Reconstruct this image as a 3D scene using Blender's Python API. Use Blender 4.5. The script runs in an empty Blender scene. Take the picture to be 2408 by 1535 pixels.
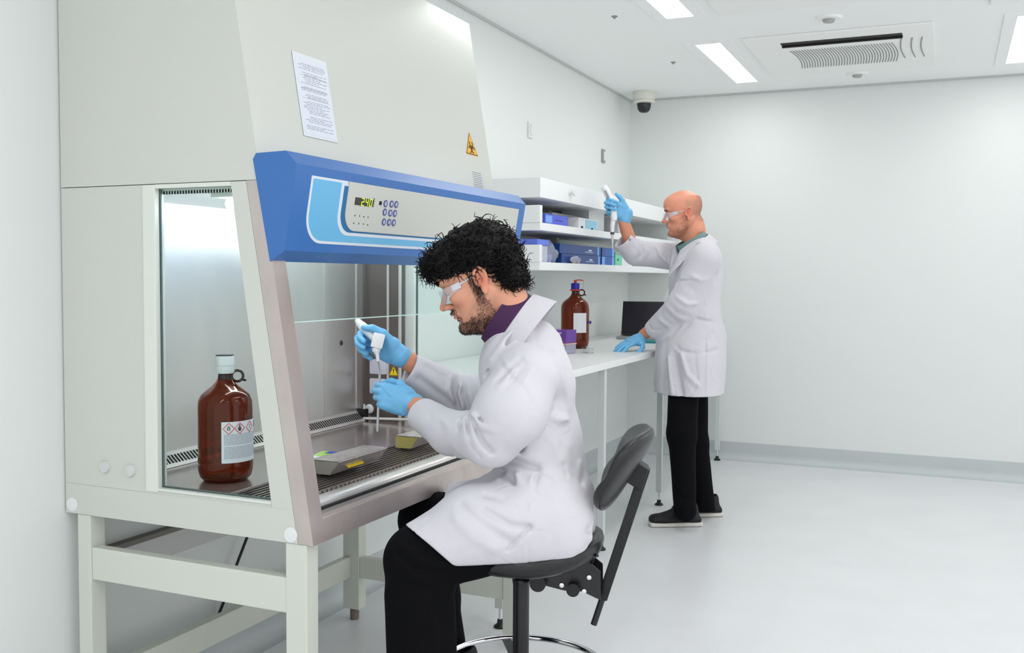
import bpy, bmesh, math, random
import numpy as np
from mathutils import Vector, Matrix
import openvdb as vdb

# ------------------------------------------------------------------ camera
SC = bpy.context.scene
COL = SC.collection
FPX, CX, CY, CAMZ = 2331.6, 1204.0, 767.5, 1.30
def _n(v):
    v = np.array(v, float); return v / np.linalg.norm(v)
_yc = _n((2236-CX, -(658.5-CY), -FPX)); _xc = -_n((-4080-CX, -(617-CY), -FPX))
_xc = _n(_xc - _yc*(_xc @ _yc)); _zc = np.cross(_xc, _yc)
RW = np.array([_xc, _yc, _zc])                 # camera axes -> world
def ray(px, py): return RW @ np.array([(px-CX)/FPX, -(py-CY)/FPX, -1.0])
def at(px, py, t): return np.array([0, 0, CAMZ]) + ray(px, py)*t      # point at depth t
def onX(px, py, x): d = ray(px, py); return np.array([0, 0, CAMZ]) + d*(x/d[0])
def onY(px, py, y): d = ray(px, py); return np.array([0, 0, CAMZ]) + d*(y/d[1])
def onZ(px, py, z): d = ray(px, py); return np.array([0, 0, CAMZ]) + d*((z-CAMZ)/d[2])
cam = bpy.data.cameras.new('camera'); camo = bpy.data.objects.new('camera', cam); COL.objects.link(camo)
cam.sensor_width = 36; cam.lens = FPX/2408*36; cam.clip_start = 0.05; cam.clip_end = 60
mw = Matrix([[RW[i][j] for j in range(3)] + [0] for i in range(3)] + [[0, 0, 0, 1]])
mw.translation = (0, 0, CAMZ); camo.matrix_world = mw
SC.camera = camo
# ------------------------------------------------------------------ light, exposure
wd = bpy.data.worlds.new('world'); SC.world = wd; wd.use_nodes = True
bg = wd.node_tree.nodes['Background']; bg.inputs[0].default_value = (0.985, 0.985, 1.0, 1); bg.inputs[1].default_value = 1.3
def area(name, loc, sx, sy, power, color=(1.0, 0.99, 0.985), rot=(0, 0, 0)):
    l = bpy.data.lights.new(name, 'AREA'); l.shape = 'RECTANGLE'; l.size = sx; l.size_y = sy; l.energy = power; l.color = color
    o = bpy.data.objects.new(name, l); COL.objects.link(o); o.location = loc; o.rotation_euler = rot; return o
CEIL = 2.616
LAMP_XY = [(-1.28, 6.17), (-1.28, 4.38), (0.34, 6.17), (0.34, 4.38), (-0.35, 2.6), (0.9, 2.6), (-0.9, 0.2), (0.34, 0.8), (1.9, 5.2), (1.9, 2.6), (1.9, 0.3), (-0.5, -1.2)]
for (x, y) in LAMP_XY: area('ceiling_and_fill_lamp', (x, y, CEIL-0.02), 0.14, 1.18, 8.0 if y < 1 else 5.5)  # unseen lamps nearest the camera are added fill for cabinet side and pier
SC.view_settings.view_transform = 'Standard'; SC.view_settings.look = 'None'; SC.view_settings.gamma = 1
SC.view_settings.use_curve_mapping = False; SC.view_settings.exposure = 0.08

# ------------------------------------------------------------------ materials
def s2l(c): return tuple((v/12.92 if v <= .04045 else ((v+.055)/1.055)**2.4) for v in [x/255 for x in c])
MATS = {}
def mat(name, rgb, rough=.5, metal=0, spec=.5, bump=0, bscale=200, var=0, vscale=8, trans=0, ior=1.45, emit=0, alpha=1, stretch=(1, 1, 1), coat=0, sheen=0, attr=False, btype='noise', dist=.002):
    if name in MATS: return MATS[name]
    m = bpy.data.materials.new(name); m.use_nodes = True; nt = m.node_tree; b = nt.nodes['Principled BSDF']
    c = s2l(rgb)
    b.inputs['Base Color'].default_value = (*c, 1); b.inputs['Roughness'].default_value = rough; b.inputs['Metallic'].default_value = metal
    b.inputs['Specular IOR Level'].default_value = spec; b.inputs['IOR'].default_value = ior
    b.inputs['Transmission Weight'].default_value = trans; b.inputs['Alpha'].default_value = alpha
    b.inputs['Coat Weight'].default_value = coat; b.inputs['Sheen Weight'].default_value = sheen
    if emit: b.inputs['Emission Color'].default_value = (*c, 1); b.inputs['Emission Strength'].default_value = emit
    tc = nt.nodes.new('ShaderNodeTexCoord'); mp = nt.nodes.new('ShaderNodeMapping'); mp.inputs['Scale'].default_value = stretch
    nt.links.new(tc.outputs['Object'], mp.inputs[0])
    src = None
    if attr:
        a = nt.nodes.new('ShaderNodeAttribute'); a.attribute_name = 'tint'; src = a.outputs['Color']
    if var or src is not None:
        mix = nt.nodes.new('ShaderNodeMix'); mix.data_type = 'RGBA'; mix.blend_type = 'MULTIPLY'; mix.inputs['Factor'].default_value = 1
        if src is not None: nt.links.new(src, mix.inputs['A'])
        else: mix.inputs['A'].default_value = (*c, 1)
        nz = nt.nodes.new('ShaderNodeTexNoise'); nz.inputs['Scale'].default_value = vscale; nz.inputs['Detail'].default_value = 5
        nt.links.new(mp.outputs[0], nz.inputs['Vector'])
        cr = nt.nodes.new('ShaderNodeMapRange'); cr.inputs['From Min'].default_value = .3; cr.inputs['From Max'].default_value = .7
        cr.inputs['To Min'].default_value = 1-var; cr.inputs['To Max'].default_value = 1
        nt.links.new(nz.outputs['Fac'], cr.inputs['Value']); nt.links.new(cr.outputs[0], mix.inputs['B'])
        nt.links.new(mix.outputs['Result'], b.inputs['Base Color'])
        if metal:
            rr = nt.nodes.new('ShaderNodeMapRange'); rr.inputs['From Min'].default_value = .3; rr.inputs['From Max'].default_value = .7
            rr.inputs['To Min'].default_value = rough*1.3; rr.inputs['To Max'].default_value = rough*.75
            nt.links.new(nz.outputs['Fac'], rr.inputs['Value']); nt.links.new(rr.outputs[0], b.inputs['Roughness'])
    if bump:
        n2 = nt.nodes.new('ShaderNodeTexNoise'); n2.inputs['Scale'].default_value = bscale; n2.inputs['Detail'].default_value = 4
        bp = nt.nodes.new('ShaderNodeBump'); bp.inputs['Strength'].default_value = bump; bp.inputs['Distance'].default_value = dist
        nt.links.new(mp.outputs[0], n2.inputs['Vector']); nt.links.new(n2.outputs['Fac'], bp.inputs['Height']); nt.links.new(bp.outputs[0], b.inputs['Normal'])
    MATS[name] = m; return m
WALL = mat('wall_paint', (226, 231, 229), .6, bump=.05, bscale=60)
CEILM = mat('ceiling_paint', (248, 249, 248), .7)
FLOORM = mat('floor_vinyl', (224, 226, 228), .28, spec=.35, var=.05, vscale=3)
COVE = mat('cove_vinyl', (196, 203, 204), .4, var=.04)
PAINT = mat('cabinet_enamel', (204, 207, 200), .23, spec=.5, bump=.03, bscale=500, dist=.0005)
PAINTL = mat('cabinet_enamel_light', (220, 224, 217), .25)
STANDP = mat('stand_enamel', (209, 213, 203), .4)
STAIN = mat('stained_steel', (206, 195, 191), .36, metal=.7, var=.16, vscale=9, stretch=(1, 1, .5))
STEEL = mat('brushed_steel', (212, 208, 205), .36, metal=.85, var=.10, vscale=5, stretch=(1, 1, .35))
STEELD = mat('worktop_steel', (196, 184, 181), .17, metal=.8, var=.15, vscale=4)
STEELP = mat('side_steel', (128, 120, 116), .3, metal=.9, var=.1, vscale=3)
DARK = mat('dark_void', (22, 20, 20), .7)
GASK = mat('gasket_black', (18, 16, 18), .6)
BLUE = mat('fascia_blue', (58, 110, 178), .35, spec=.5)
BLUEL = mat('inlay_light_blue', (105, 180, 222), .35)
BLUED = mat('inlay_teal', (20, 106, 158), .35)
INWH = mat('inlay_white', (214, 222, 232), .4)
PANELG = mat('panel_grey', (198, 200, 194), .45)
WHITEP = mat('white_plastic', (226, 228, 228), .35)
BLACKP = mat('black_plastic', (22, 22, 24), .42, bump=.1, bscale=700, dist=.0004)
BLACKM = mat('black_metal', (24, 23, 28), .35, spec=.6)
VINYL = mat('black_vinyl', (30, 30, 32), .36, spec=.5, bump=.08, bscale=900, dist=.0004)
CHROME = mat('chrome', (225, 225, 228), .08, metal=1)
GLASS = mat('clear_glass', (240, 250, 248), .0, trans=1, ior=1.02, spec=.3)
GLASSE = mat('glass_edge', (196, 226, 220), .1, spec=.5)
PLASTC = mat('clear_plastic', (245, 248, 250), .05, trans=1, ior=1.12)
GREY = mat('grey_plastic', (150, 152, 152), .5)

# ------------------------------------------------------------------ object helpers
def link(o, parent=None):
    COL.objects.link(o)
    if parent is not None: o.parent = parent
    return o
def meshobj(name, verts, faces, m, parent=None, smooth=False, sharp=35):
    me = bpy.data.meshes.new(name); me.from_pydata([tuple(map(float, v)) for v in verts], [], [tuple(int(i) for i in f) for f in faces]); me.update()
    o = bpy.data.objects.new(name, me)
    if isinstance(m, (list, tuple)):
        for k in m: me.materials.append(k)
    else: me.materials.append(m)
    if smooth:
        me.shade_smooth()
        if sharp: me.set_sharp_from_angle(angle=math.radians(sharp))
    return link(o, parent)
class MB:
    """collects shapes that belong to ONE part"""
    def __init__(s): s.v = []; s.f = []; s.mi = []
    def add(s, v, f, mi=0):
        k = len(s.v); s.v += [tuple(map(float, p)) for p in v]; s.f += [tuple(i+k for i in q) for q in f]; s.mi += [mi]*len(f); return s
    def box(s, x0, x1, y0, y1, z0, z1, mi=0, bev=0):
        if bev:
            bm = bmesh.new(); bmesh.ops.create_cube(bm, size=1)
            for v in bm.verts: v.co = Vector(((x0+x1)/2+v.co.x*(x1-x0), (y0+y1)/2+v.co.y*(y1-y0), (z0+z1)/2+v.co.z*(z1-z0)))
            bmesh.ops.bevel(bm, geom=bm.edges[:], offset=bev, segments=2, affect='EDGES', profile=.6)
            bm.verts.index_update(); s.add([v.co for v in bm.verts], [[v.index for v in f.verts] for f in bm.faces], mi); bm.free(); return s
        v = [(x, y, z) for x in (x0, x1) for y in (y0, y1) for z in (z0, z1)]
        return s.add(v, [(0, 1, 3, 2), (4, 6, 7, 5), (0, 4, 5, 1), (2, 3, 7, 6), (0, 2, 6, 4), (1, 5, 7, 3)], mi)
    def obox(s, c, ax, ay, az, mi=0, bev=0):
        """box with centre c and half-axis vectors"""
        t = MB().box(-1, 1, -1, 1, -1, 1) if not bev else None
        c, ax, ay, az = (np.array(q, float) for q in (c, ax, ay, az))
        if bev:
            la, lb, lc = (np.linalg.norm(q) for q in (ax, ay, az)); t = MB().box(-la, la, -lb, lb, -lc, lc, bev=bev)
            return s.add([c+ax/la*p[0]+ay/lb*p[1]+az/lc*p[2] for p in t.v], t.f, mi)
        return s.add([c+ax*p[0]+ay*p[1]+az*p[2] for p in t.v], t.f, mi)
    def prismY(s, poly, y0, y1, mi=0):
        """polygon of (x, z) extruded along y"""
        n = len(poly); a = sum(poly[i][0]*poly[(i+1) % n][1]-poly[(i+1) % n][0]*poly[i][1] for i in range(n))
        if a < 0: poly = poly[::-1]
        v = [(x, y0, z) for x, z in poly]+[(x, y1, z) for x, z in poly]
        f = [tuple(range(n)), tuple(range(2*n-1, n-1, -1))]+[(i, i+n, (i+1) % n+n, (i+1) % n) for i in range(n)]
        return s.add(v, f, mi)
    def tube(s, pts, r, n=12, mi=0, cap=True, closed=False):
        pts = [np.array(p, float) for p in pts]; m = len(pts); rs = r if hasattr(r, '__len__') else [r]*m
        v = []; up = None
        for i, p in enumerate(pts):
            d = (pts[(i+1) % m]-pts[i-1]) if closed else (pts[min(i+1, m-1)]-pts[max(i-1, 0)])
            d = d/(np.linalg.norm(d)+1e-12)
            if up is None: up = np.cross(d, (0, 0, 1.)) if abs(d[2]) < .9 else np.cross(d, (1., 0, 0))
            up = up-d*(up@d); up /= np.linalg.norm(up)+1e-12; w = np.cross(d, up)
            for k in range(n):
                a = 2*math.pi*k/n; v.append(p+rs[i]*(math.cos(a)*up+math.sin(a)*w))
        f = []
        for i in range(m if closed else m-1):
            for k in range(n):
                a = i*n+k; b_ = i*n+(k+1) % n; c_ = ((i+1) % m)*n; f.append((a, b_, c_+(k+1) % n, c_+k))
        if cap and not closed: f += [tuple(range(n-1, -1, -1)), tuple(range((m-1)*n, m*n))]
        return s.add(v, f, mi)
    def cyl(s, a, b, r, n=24, mi=0): return s.tube([a, b], r, n, mi)
    def lathe(s, prof, c=(0, 0, 0), n=40, mi=0, a0=0, a1=2*math.pi):
        """profile of (r, z) round the z axis at c"""
        full = abs(a1-a0-2*math.pi) < 1e-6; m = n if full else n+1; v = []
        for r, z in prof:
            for k in range(m):
                a = a0+(a1-a0)*k/n; v.append((c[0]+r*math.cos(a), c[1]+r*math.sin(a), c[2]+z))
        f = []
        for i in range(len(prof)-1):
            for k in range(n):
                k2 = (k+1) % m; f.append((i*m+k, i*m+k2, (i+1)*m+k2, (i+1)*m+k))
        return s.add(v, f, mi)
    def sph(s, c, r, n=16, mi=0):
        R = r if hasattr(r, '__len__') else (r, r, r); prof = [(math.sin(math.pi*i/n)+1e-5*(i in (0, n)), -math.cos(math.pi*i/n)) for i in range(n+1)]
        t = MB().lathe(prof, n=2*n); return s.add([(c[0]+p[0]*R[0], c[1]+p[1]*R[1], c[2]+p[2]*R[2]) for p in t.v], t.f, mi)
    def xf(s, M):
        s.v = [tuple(M @ Vector(p)) for p in s.v]; return s
    def build(s, name, m, parent=None, smooth=False, sharp=35):
        o = meshobj(name, s.v, s.f, m, parent, smooth, sharp)
        if isinstance(m, (list, tuple)):
            for i, p in enumerate(o.data.polygons): p.material_index = s.mi[i]
        return o
def tag(o, label=None, cat=None, group=None, kind=None):
    if label: o['label'] = label
    if cat: o['category'] = cat
    if group: o['group'] = group
    if kind: o['kind'] = kind
    return o
def empty(name, loc=(0, 0, 0), label=None, cat=None, group=None, rz=0):
    o = bpy.data.objects.new(name, None); COL.objects.link(o); o.location = loc; o.rotation_euler = (0, 0, rz); o.empty_display_size = .1
    return tag(o, label, cat, group)
def copy_tree(o, parent=None):
    c = o.copy(); COL.objects.link(c); c.parent = parent
    for ch in [q for q in bpy.data.objects if q.parent == o]: copy_tree(ch, c)
    return c
def world_child(ch, root):
    """keep world coordinates of a part whose thing sits at root.location"""
    ch.parent = root; ch.matrix_parent_inverse = Matrix.Translation(-Vector(root.location)); return ch
def text_mb(s, size, m, parent, M, name='lettering', ext=.0004):
    c = bpy.data.curves.new(name, 'FONT'); c.body = s; c.size = size; c.extrude = ext; c.align_x = 'CENTER'; c.align_y = 'CENTER'
    o = bpy.data.objects.new(name, c); COL.objects.link(o)
    dg = bpy.context.evaluated_depsgraph_get(); me = bpy.data.meshes.new_from_object(o.evaluated_get(dg)); bpy.data.objects.remove(o)
    n = bpy.data.objects.new(name, me); me.materials.clear(); me.materials.append(m); me.transform(M); link(n, parent); return n
def frame(o, x, y, z):
    """matrix from origin and three axis vectors"""
    return Matrix(((x[0], y[0], z[0], o[0]), (x[1], y[1], z[1], o[1]), (x[2], y[2], z[2], o[2]), (0, 0, 0, 1)))

# ------------------------------------------------------------------ room shell
XW, YW = -2.21, 7.15
def st(name, mb, m, smooth=False): return tag(mb.build(name, m, smooth=smooth), kind='structure')
st('floor', MB().box(-2.6, 3.6, -2.6, YW+.2, -.1, 0), FLOORM)
st('ceiling', MB().box(-2.6, 3.6, -2.6, YW+.2, CEIL, CEIL+.1), CEILM)
st('wall_left', MB().box(XW-.15, XW, -2.6, YW+.1, 0, CEIL), WALL)
st('wall_far', MB().box(XW, 3.6, YW, YW+.15, 0, CEIL), WALL)
st('wall_pier', MB().box(XW, -2.12, -2.6, 2.0, 0, CEIL), WALL)
def cove(pts_fn, L0, L1, h, name):
    # vinyl skirting that curves out onto the floor; profile (distance from wall, height)
    prof = [(0, h), (.004, h), (.004, .05)]+[(.004+.046*(1-math.cos(a)), .05-.05*math.sin(a)+.0015) for a in np.linspace(0, math.pi/2, 8)]+[(.07, .001), (.07, 0), (0, 0)]
    v = [pts_fn(L0, d, z) for d, z in prof]+[pts_fn(L1, d, z) for d, z in prof]; n = len(prof)
    f = [(i, i+1, i+1+n, i+n) for i in range(n-1)]
    return tag(meshobj(name, v, f, COVE, smooth=True, sharp=50), kind='structure')
cove(lambda L, d, z: (L, YW-d, z), XW+.004, 3.6, .125, 'baseboard_far')
cove(lambda L, d, z: (XW+d, L, z), 2.0, YW-.004, .125, 'baseboard_left')
tag(MB().box(XW+.001, 3.6, YW-.012, YW-.0, CEIL-.014, CEIL).build('trim_1', mat('grey_trim', (196, 200, 198), .6)), kind='structure')  # thin grey strip where wall meets ceiling
tag(MB().box(XW, XW+.012, 2.0, YW-.012, CEIL-.014, CEIL).build('trim_2', mat('grey_trim', (196, 200, 198), .6)), kind='structure')
st('trim_3', MB().box(XW, XW+.03, 2.0, 3.2, .435, .505), mat('trunking', (205, 205, 203), .5))
st('trim_4', MB().box(XW, XW+.032, 2.0, 3.2, .506, .520), mat('conduit_grey', (120, 116, 110), .5))

# ------------------------------------------------------------------ ceiling fittings
LAMP = mat('light_diffuser', (250, 253, 253), .5, emit=2.2)
LT = []
def ceiling_light(x, y, label):
    t = empty('ceiling_light', (x, y, CEIL), label, 'light', 'ceiling light panels')
    MB().box(-.13, -.07, -.63, .63, -.006, 0).box(.07, .13, -.63, .63, -.006, 0).box(-.07, .07, -.63, -.59, -.006, 0).box(-.07, .07, .59, .63, -.006, 0).build('frame', CEILM, t)
    MB().box(-.07, .07, -.59, .59, -.003, 0).build('diffuser', LAMP, t)
ceiling_light(-1.28, 6.17, 'narrow glowing ceiling panel left of the large air vent')
ceiling_light(-1.28, 4.38, 'narrow glowing ceiling panel cut by the top edge, nearer the camera')
ceiling_light(0.34, 6.17, 'glowing ceiling panel at the right edge of the picture')
def ac_unit(x, y, label):
    t = empty('air_conditioner', (x, y, CEIL), label, 'air vent', 'ceiling air units')
    MB().box(-.485, .485, -.55, .55, -.012, 0, bev=.004).build('panel', mat('vent_white', (246, 247, 244), .5), t)
    for sy in (-.36, ): MB().box(-.3, .33, sy-.04, sy+.04, -.0135, -.012).box(-.3, .33, sy+.025, sy+.045, -.022, -.012).build('air_slot', DARK if sy < 0 else GREY, t)
    b = MB()
    for i in range(36):
        xx = -.275+i*.0155
        pts = [(xx+.02*math.sin(math.pi*k/10), -.19+.5*k/10, -.0135) for k in range(11)]
        b.tube(pts, .0022, 4)
    b.build('grille', mat('vent_slots', (120, 122, 118), .6), t)
    b = MB()
    for xx in (.32, .375, .425): b.tube([(xx-.012*math.sin(math.pi*k/8), -.27+.5*k/8, -.0135) for k in range(9)], .0035, 6)
    b.build('side_louvre', mat('vent_louvre', (150, 152, 148), .6), t)
    
    return t
ac_unit(-.6, 6.09, 'large square ceiling air unit with slotted grille between two light panels')
ac_unit(-.6, 4.44, 'ceiling air unit mostly above the top edge of the picture')
ac_unit(.62, 4.75, 'ceiling air unit cut off at the top right corner')
for (x, y, l) in ((-.595, 5.264, 'round white ceiling sensor just in front of the square air unit'), (-.581, 6.75, 'round white ceiling sensor behind the square air unit')):
    t = empty('ceiling_sensor', (x, y, CEIL), l, 'sensor', 'round ceiling sensors')
    MB().lathe([(.0001, -.012), (.06, -.012), (.066, 0)], n=28).build('rim', mat('vent_white', (246, 247, 244), .5), t, smooth=True)
    MB().lathe([(.0001, -.026), (.026, -.026), (.032, -.012)], n=24).build('lens', mat('sensor_grey', (170, 170, 166), .4), t, smooth=True)
for (x, y, l) in ((-1.584, 4.838, 'tiny dark sprinkler head in the ceiling near the top edge'), (-1.583, 5.991, 'tiny grey sprinkler head in the ceiling left of the glowing panel')):
    tag(MB().lathe([(.0001, -.012), (.006, -.012), (.008, -.004), (.016, -.003), (.016, 0)], (x, y, CEIL), 16).build('sprinkler', GREY, smooth=True), l, 'sprinkler', 'ceiling sprinklers')
cp = onZ(1513, 215, CEIL)
t = empty('security_camera', (cp[0], cp[1]+.02, CEIL), 'cream dome security camera with dark lens in the far ceiling corner', 'camera')
MB().lathe([(.078, 0), (.082, -.01), (.08, -.045), (.07, -.06), (.0001, -.06)], n=36).build('housing', mat('cream', (226, 226, 216), .4), t, smooth=True)
MB().lathe([(.07, -.06), (.078, -.065), (.078, -.078), (.055, -.082), (.0001, -.082)], n=36).build('ring', mat('cream', (226, 226, 216), .4), t, smooth=True)
MB().lathe([(.053, -.08)]+[(.05*math.cos(a)**.6+.00005, -.085-.062*math.sin(a)) for a in np.linspace(0, 1.57, 10)], n=36).build('dome', mat('dark_dome', (34, 36, 40), .15), t, smooth=True)
for (y, l) in ((5.23, 'small white plate high on left wall, nearer one'), (6.523, 'small grey plate high on left wall near the far corner')):
    t = empty('wall_plate', (XW, y, 2.135), l, 'wall plate')
    MB().box(0, .012, -.03, .03, -.045, .045, bev=.003).build('plate', WHITEP if y < 6 else GREY, t)
    MB().box(.012, .017, -.012, .012, -.03, .03).build('button', WHITEP, t)
# ------------------------------------------------------------------ safety cabinet
Y0, Y1 = 1.89, 3.21
def P0(z): return -1.378-.169*(z-.676)      # front edge of the white sides
def P1(z): return -1.334-.17*(z-.675)       # face of the steel frame and upper housing
CABX = -2.115
cabn = empty('safety_cabinet', (-1.75, (Y0+Y1)/2, .675), 'large pale grey biological safety cabinet with blue control fascia at left', 'cabinet')
def part(mb, name, m, parent=None, smooth=False, sharp=35, label=None):
    o = mb.build(name, m, None, smooth, sharp); p = parent or cabn
    o.parent = p; o.matrix_parent_inverse = Matrix.Translation(-Vector(cabn.location)) if p == cabn else (p.matrix_parent_inverse.copy() if False else Matrix.Identity(4))
    if label: o['label'] = label
    return o
def sub(mb, name, m, parent, smooth=False, sharp=35, label=None):
    # sub-part of a cabinet part: the part itself sits in world coordinates
    o = mb.build(name, m, None, smooth, sharp); o.parent = parent
    if label: o['label'] = label
    return o
def side(ya, yb):
    b = MB()
    b.prismY([(CABX, .675), (P0(.675), .675), (P0(.7535), .7535), (CABX, .7535)], ya, yb)          # lower band
    b.prismY([(CABX, .754), (-1.838, .754), (-1.838, 1.522), (CABX, 1.522)], ya, yb)            # back column
    zt, zb = 1.522, .7537
    b.prismY([(P0(zb)-.060, zb), (P0(zb), zb), (P0(zt), zt), (P0(zt)-.045, zt)], ya, yb)        # slanted front column
    b.prismY([(-1.838, .7537), (P0(.7537)-.0605, .7537), (P0(.762)-.0605, .762), (-1.838, .762)], ya, yb)
    return b
part(side(Y0, Y0+.018), 'side_panel', PAINT)
part(side(Y1-.018, Y1), 'side_panel', PAINT)
for ya, yb in ((Y0-.004, Y0+.03), (Y1-.03, Y1+.004)):
    part(MB().box(-1.837, -1.797, ya+(.0 if ya < 2.5 else 0), yb, .757, 1.522, bev=.003), 'window_frame', PAINTL)
    part(MB().prismY([(-1.797, 1.522), (-1.797, 1.512), (P0(1.512)-.045, 1.512), (P0(1.522)-.045, 1.522)], ya+.002, yb), 'window_head', PAINTL)
    part(MB().prismY([(-1.8, .7625), (-1.8, .768), (P0(.768)-.06, .768), (P0(.762)-.06, .762)], ya, yb), 'window_sill', PAINTL)
for y in (Y0+.012, Y1-.016):
    part(MB().prismY([(-1.797, .768), (P0(.768)-.062, .768), (P0(1.512)-.047, 1.512), (-1.797, 1.512)], y, y+.004), 'side_window', GLASS)
    # thin dark seal round the pane
    e = MB(); e.tube([(-1.794, y+.002, .77), (-1.794, y+.002, 1.51)], .0025, 6).tube([(-1.794, y+.002, .7705), (P0(.77)-.062, y+.002, .7705)], .0025, 6)
    part(e, 'window_seal', mat('seal_grey', (90, 105, 105), .4))
# upper housing
up = MB().prismY([(CABX, 1.524), (P1(1.524), 1.524), (P1(2.2), 2.2), (CABX, 2.2)], Y0, Y1)
part(up, 'upper_housing', PAINT)
part(MB().box(CABX+.02, -1.70, Y0+.05, Y1-.15, 2.2, 2.25), 'top_duct', PAINTL)
part(MB().box(CABX, -1.50, Y0+.02, Y1-.02, 1.50, 1.524), 'chamber_ceiling', PAINTL)
part(MB().box(CABX, CABX+.01, Y0+.018, Y1-.018, .675, 1.52), 'back_panel', PAINT)
part(MB().box(CABX+.01, P0(.69)-.02, Y0+.018, Y1-.018, .676, .70), 'base_tray', PAINT)
# stainless front frame: slanted slab between P0 and P1
fr = MB(); zt = 1.523
def slab(ya, yb, za, zb, mb, inset=0): mb.prismY([(P0(za)+.001, za), (P1(za)-inset, za), (P1(zb)-inset, zb), (P0(zb)+.001, zb)], ya, yb)
slab(Y0, Y0+.050, .675, zt, fr); slab(Y1-.05, Y1, .675, zt, fr); slab(Y0+.05, Y1-.05, .675, .727, fr)
ff = part(fr, 'front_frame', STAIN)
ln = MB(); ln.prismY([(P0(.73)+.0, .727), (P1(.73)-.008, .727), (P1(.737)-.012, .737), (P0(.737), .737)], Y0+.05, Y1-.05)
part(ln, 'frame_lip', STAIN)
part(MB().tube([(P1(.745)-.018, Y0+.05, .745), (P1(.745)-.018, Y1-.05, .745)], .0045, 8), 'gasket', GASK)
# sash glass
gl = MB(); xs = lambda z: P0(z)+.018
gl.prismY([(xs(1.19), 1.19), (xs(1.19)+.006, 1.19), (xs(1.44)+.006, 1.44), (xs(1.44), 1.44)], Y0+.052, Y1-.052)
sg = part(gl, 'sash_glass', GLASS)
part(MB().prismY([(xs(1.187)-.0005, 1.187), (xs(1.187)+.0065, 1.187), (xs(1.19)+.0065, 1.1898), (xs(1.19)-.0005, 1.1898)], Y0+.052, Y1-.052), 'sash_edge', GLASSE)
# chamber: back wall, end walls, worktop
bk = MB().box(-2.004, -2.0, Y0+.03, 3.152, .77, 1.50)
bw = part(bk, 'chamber_back', STEEL)
for ya in (2.90, 3.105): sub(MB().box(-2.0, -1.996, ya, ya+.012, .80, 1.50), 'seam_strip', STEEL, bw)
sub(MB().lathe([(.0001, .003), (.008, .003), (.010, 0)], n=16).xf(frame((-2.0, 3.007, 1.06), (0, 1, 0), (0, 0, 1), (1, 0, 0))), 'stud', mat('dark_stud', (80, 76, 74), .4, metal=.8), bw, smooth=True)
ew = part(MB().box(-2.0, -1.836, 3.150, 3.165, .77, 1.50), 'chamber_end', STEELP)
sub(MB().box(-1.894, -1.886, 3.146, 3.1505, .80, 1.50), 'seam_strip', mat('bright_strip', (215, 212, 208), .4, metal=.5), ew)
sub(MB().box(-1.842, -1.834, 3.142, 3.1505, .77, 1.50), 'seam_strip', mat('bright_strip', (215, 212, 208), .4, metal=.5), ew)
def yp(px, py): q = onY(px, py, 3.15); return q[0], q[2]
for (pa, pb) in (((874, 843), (911, 880)), ((874, 888), (911, 926))):
    xa, za = yp(*pa); xb, zb = yp(*pb)
    sub(MB().box(xa, xb, 3.132, 3.15, zb, za, bev=.006), 'socket_cover', mat('lilac_white', (205, 204, 216), .35), ew, smooth=True, label='pale square socket cover')
xa, za = yp(869, 961)
sub(MB().lathe([(.0001, .012), (.014, .011), (.018, .004), (.018, 0)], n=24).xf(frame((xa, 3.15, za), (1, 0, 0), (0, 0, 1), (0, -1, 0))), 'plug', WHITEP, ew, smooth=True, label='round white plug')
YEL = mat('warning_yellow', (250, 214, 20), .5); INK = mat('ink_black', (25, 22, 20), .6); ORG = mat('hazard_orange', (236, 178, 66), .5)
def warn_tri(M, s, m, par, sym, name='warning_sticker'):
    """triangle of side s in the local xy plane"""
    h = s*.866
    def tri(k, z): return [(-s/2*k, -h/3*k, z), (s/2*k, -h/3*k, z), (0, 2*h/3*k, z)]
    def tp(k, z0, z1): a, b = tri(k, z0), tri(k, z1); return a+b, [(0, 2, 1), (3, 4, 5), (0, 1, 4, 3), (1, 2, 5, 4), (2, 0, 3, 5)]
    b = MB(); b.add(*tp(1, 0, .0006), 0); b.add(*tp(.93, .0006, .0009), 1); b.add(*tp(.84, .0009, .0012), 0)
    z = .0012
    if sym == '!':
        b.add(*[[(-s*.035, s*.02, z), (s*.035, s*.02, z), (s*.05, s*.3, z), (-s*.05, s*.3, z), (-s*.035, s*.02, z+.0003), (s*.035, s*.02, z+.0003), (s*.05, s*.3, z+.0003), (-s*.05, s*.3, z+.0003)], [(4, 5, 6, 7), (0, 1, 5, 4), (1, 2, 6, 5), (2, 3, 7, 6), (3, 0, 4, 7)]], 1)
        b.lathe([(.0001, .0003), (s*.045, .0003), (s*.045, 0)], (0, -s*.09, z), 12, 1)
    else:
        for k in range(3):
            a0 = math.radians(90+120*k); c = (math.cos(a0)*s*.13, math.sin(a0)*s*.13-s*.02)
            pts = [(c[0]+s*.11*math.cos(a0+math.radians(q)), c[1]+s*.11*math.sin(a0+math.radians(q)), z) for q in range(35, 326, 20)]
            b.tube(pts, s*.02, 5, 1)
        b.tube([(s*.09*math.cos(q), s*.09*math.sin(q)-s*.02, z) for q in np.linspace(0, 2*math.pi, 17)[:-1]], s*.012, 5, 1, closed=True)
    b.xf(M); return sub(b, name, [m, INK], par)
xa, za = yp(926, 875)
warn_tri(frame((xa, 3.1495, za), (1, 0, 0), (0, 0, 1), (0, -1, 0)), .042, YEL, ew, '!')
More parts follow.
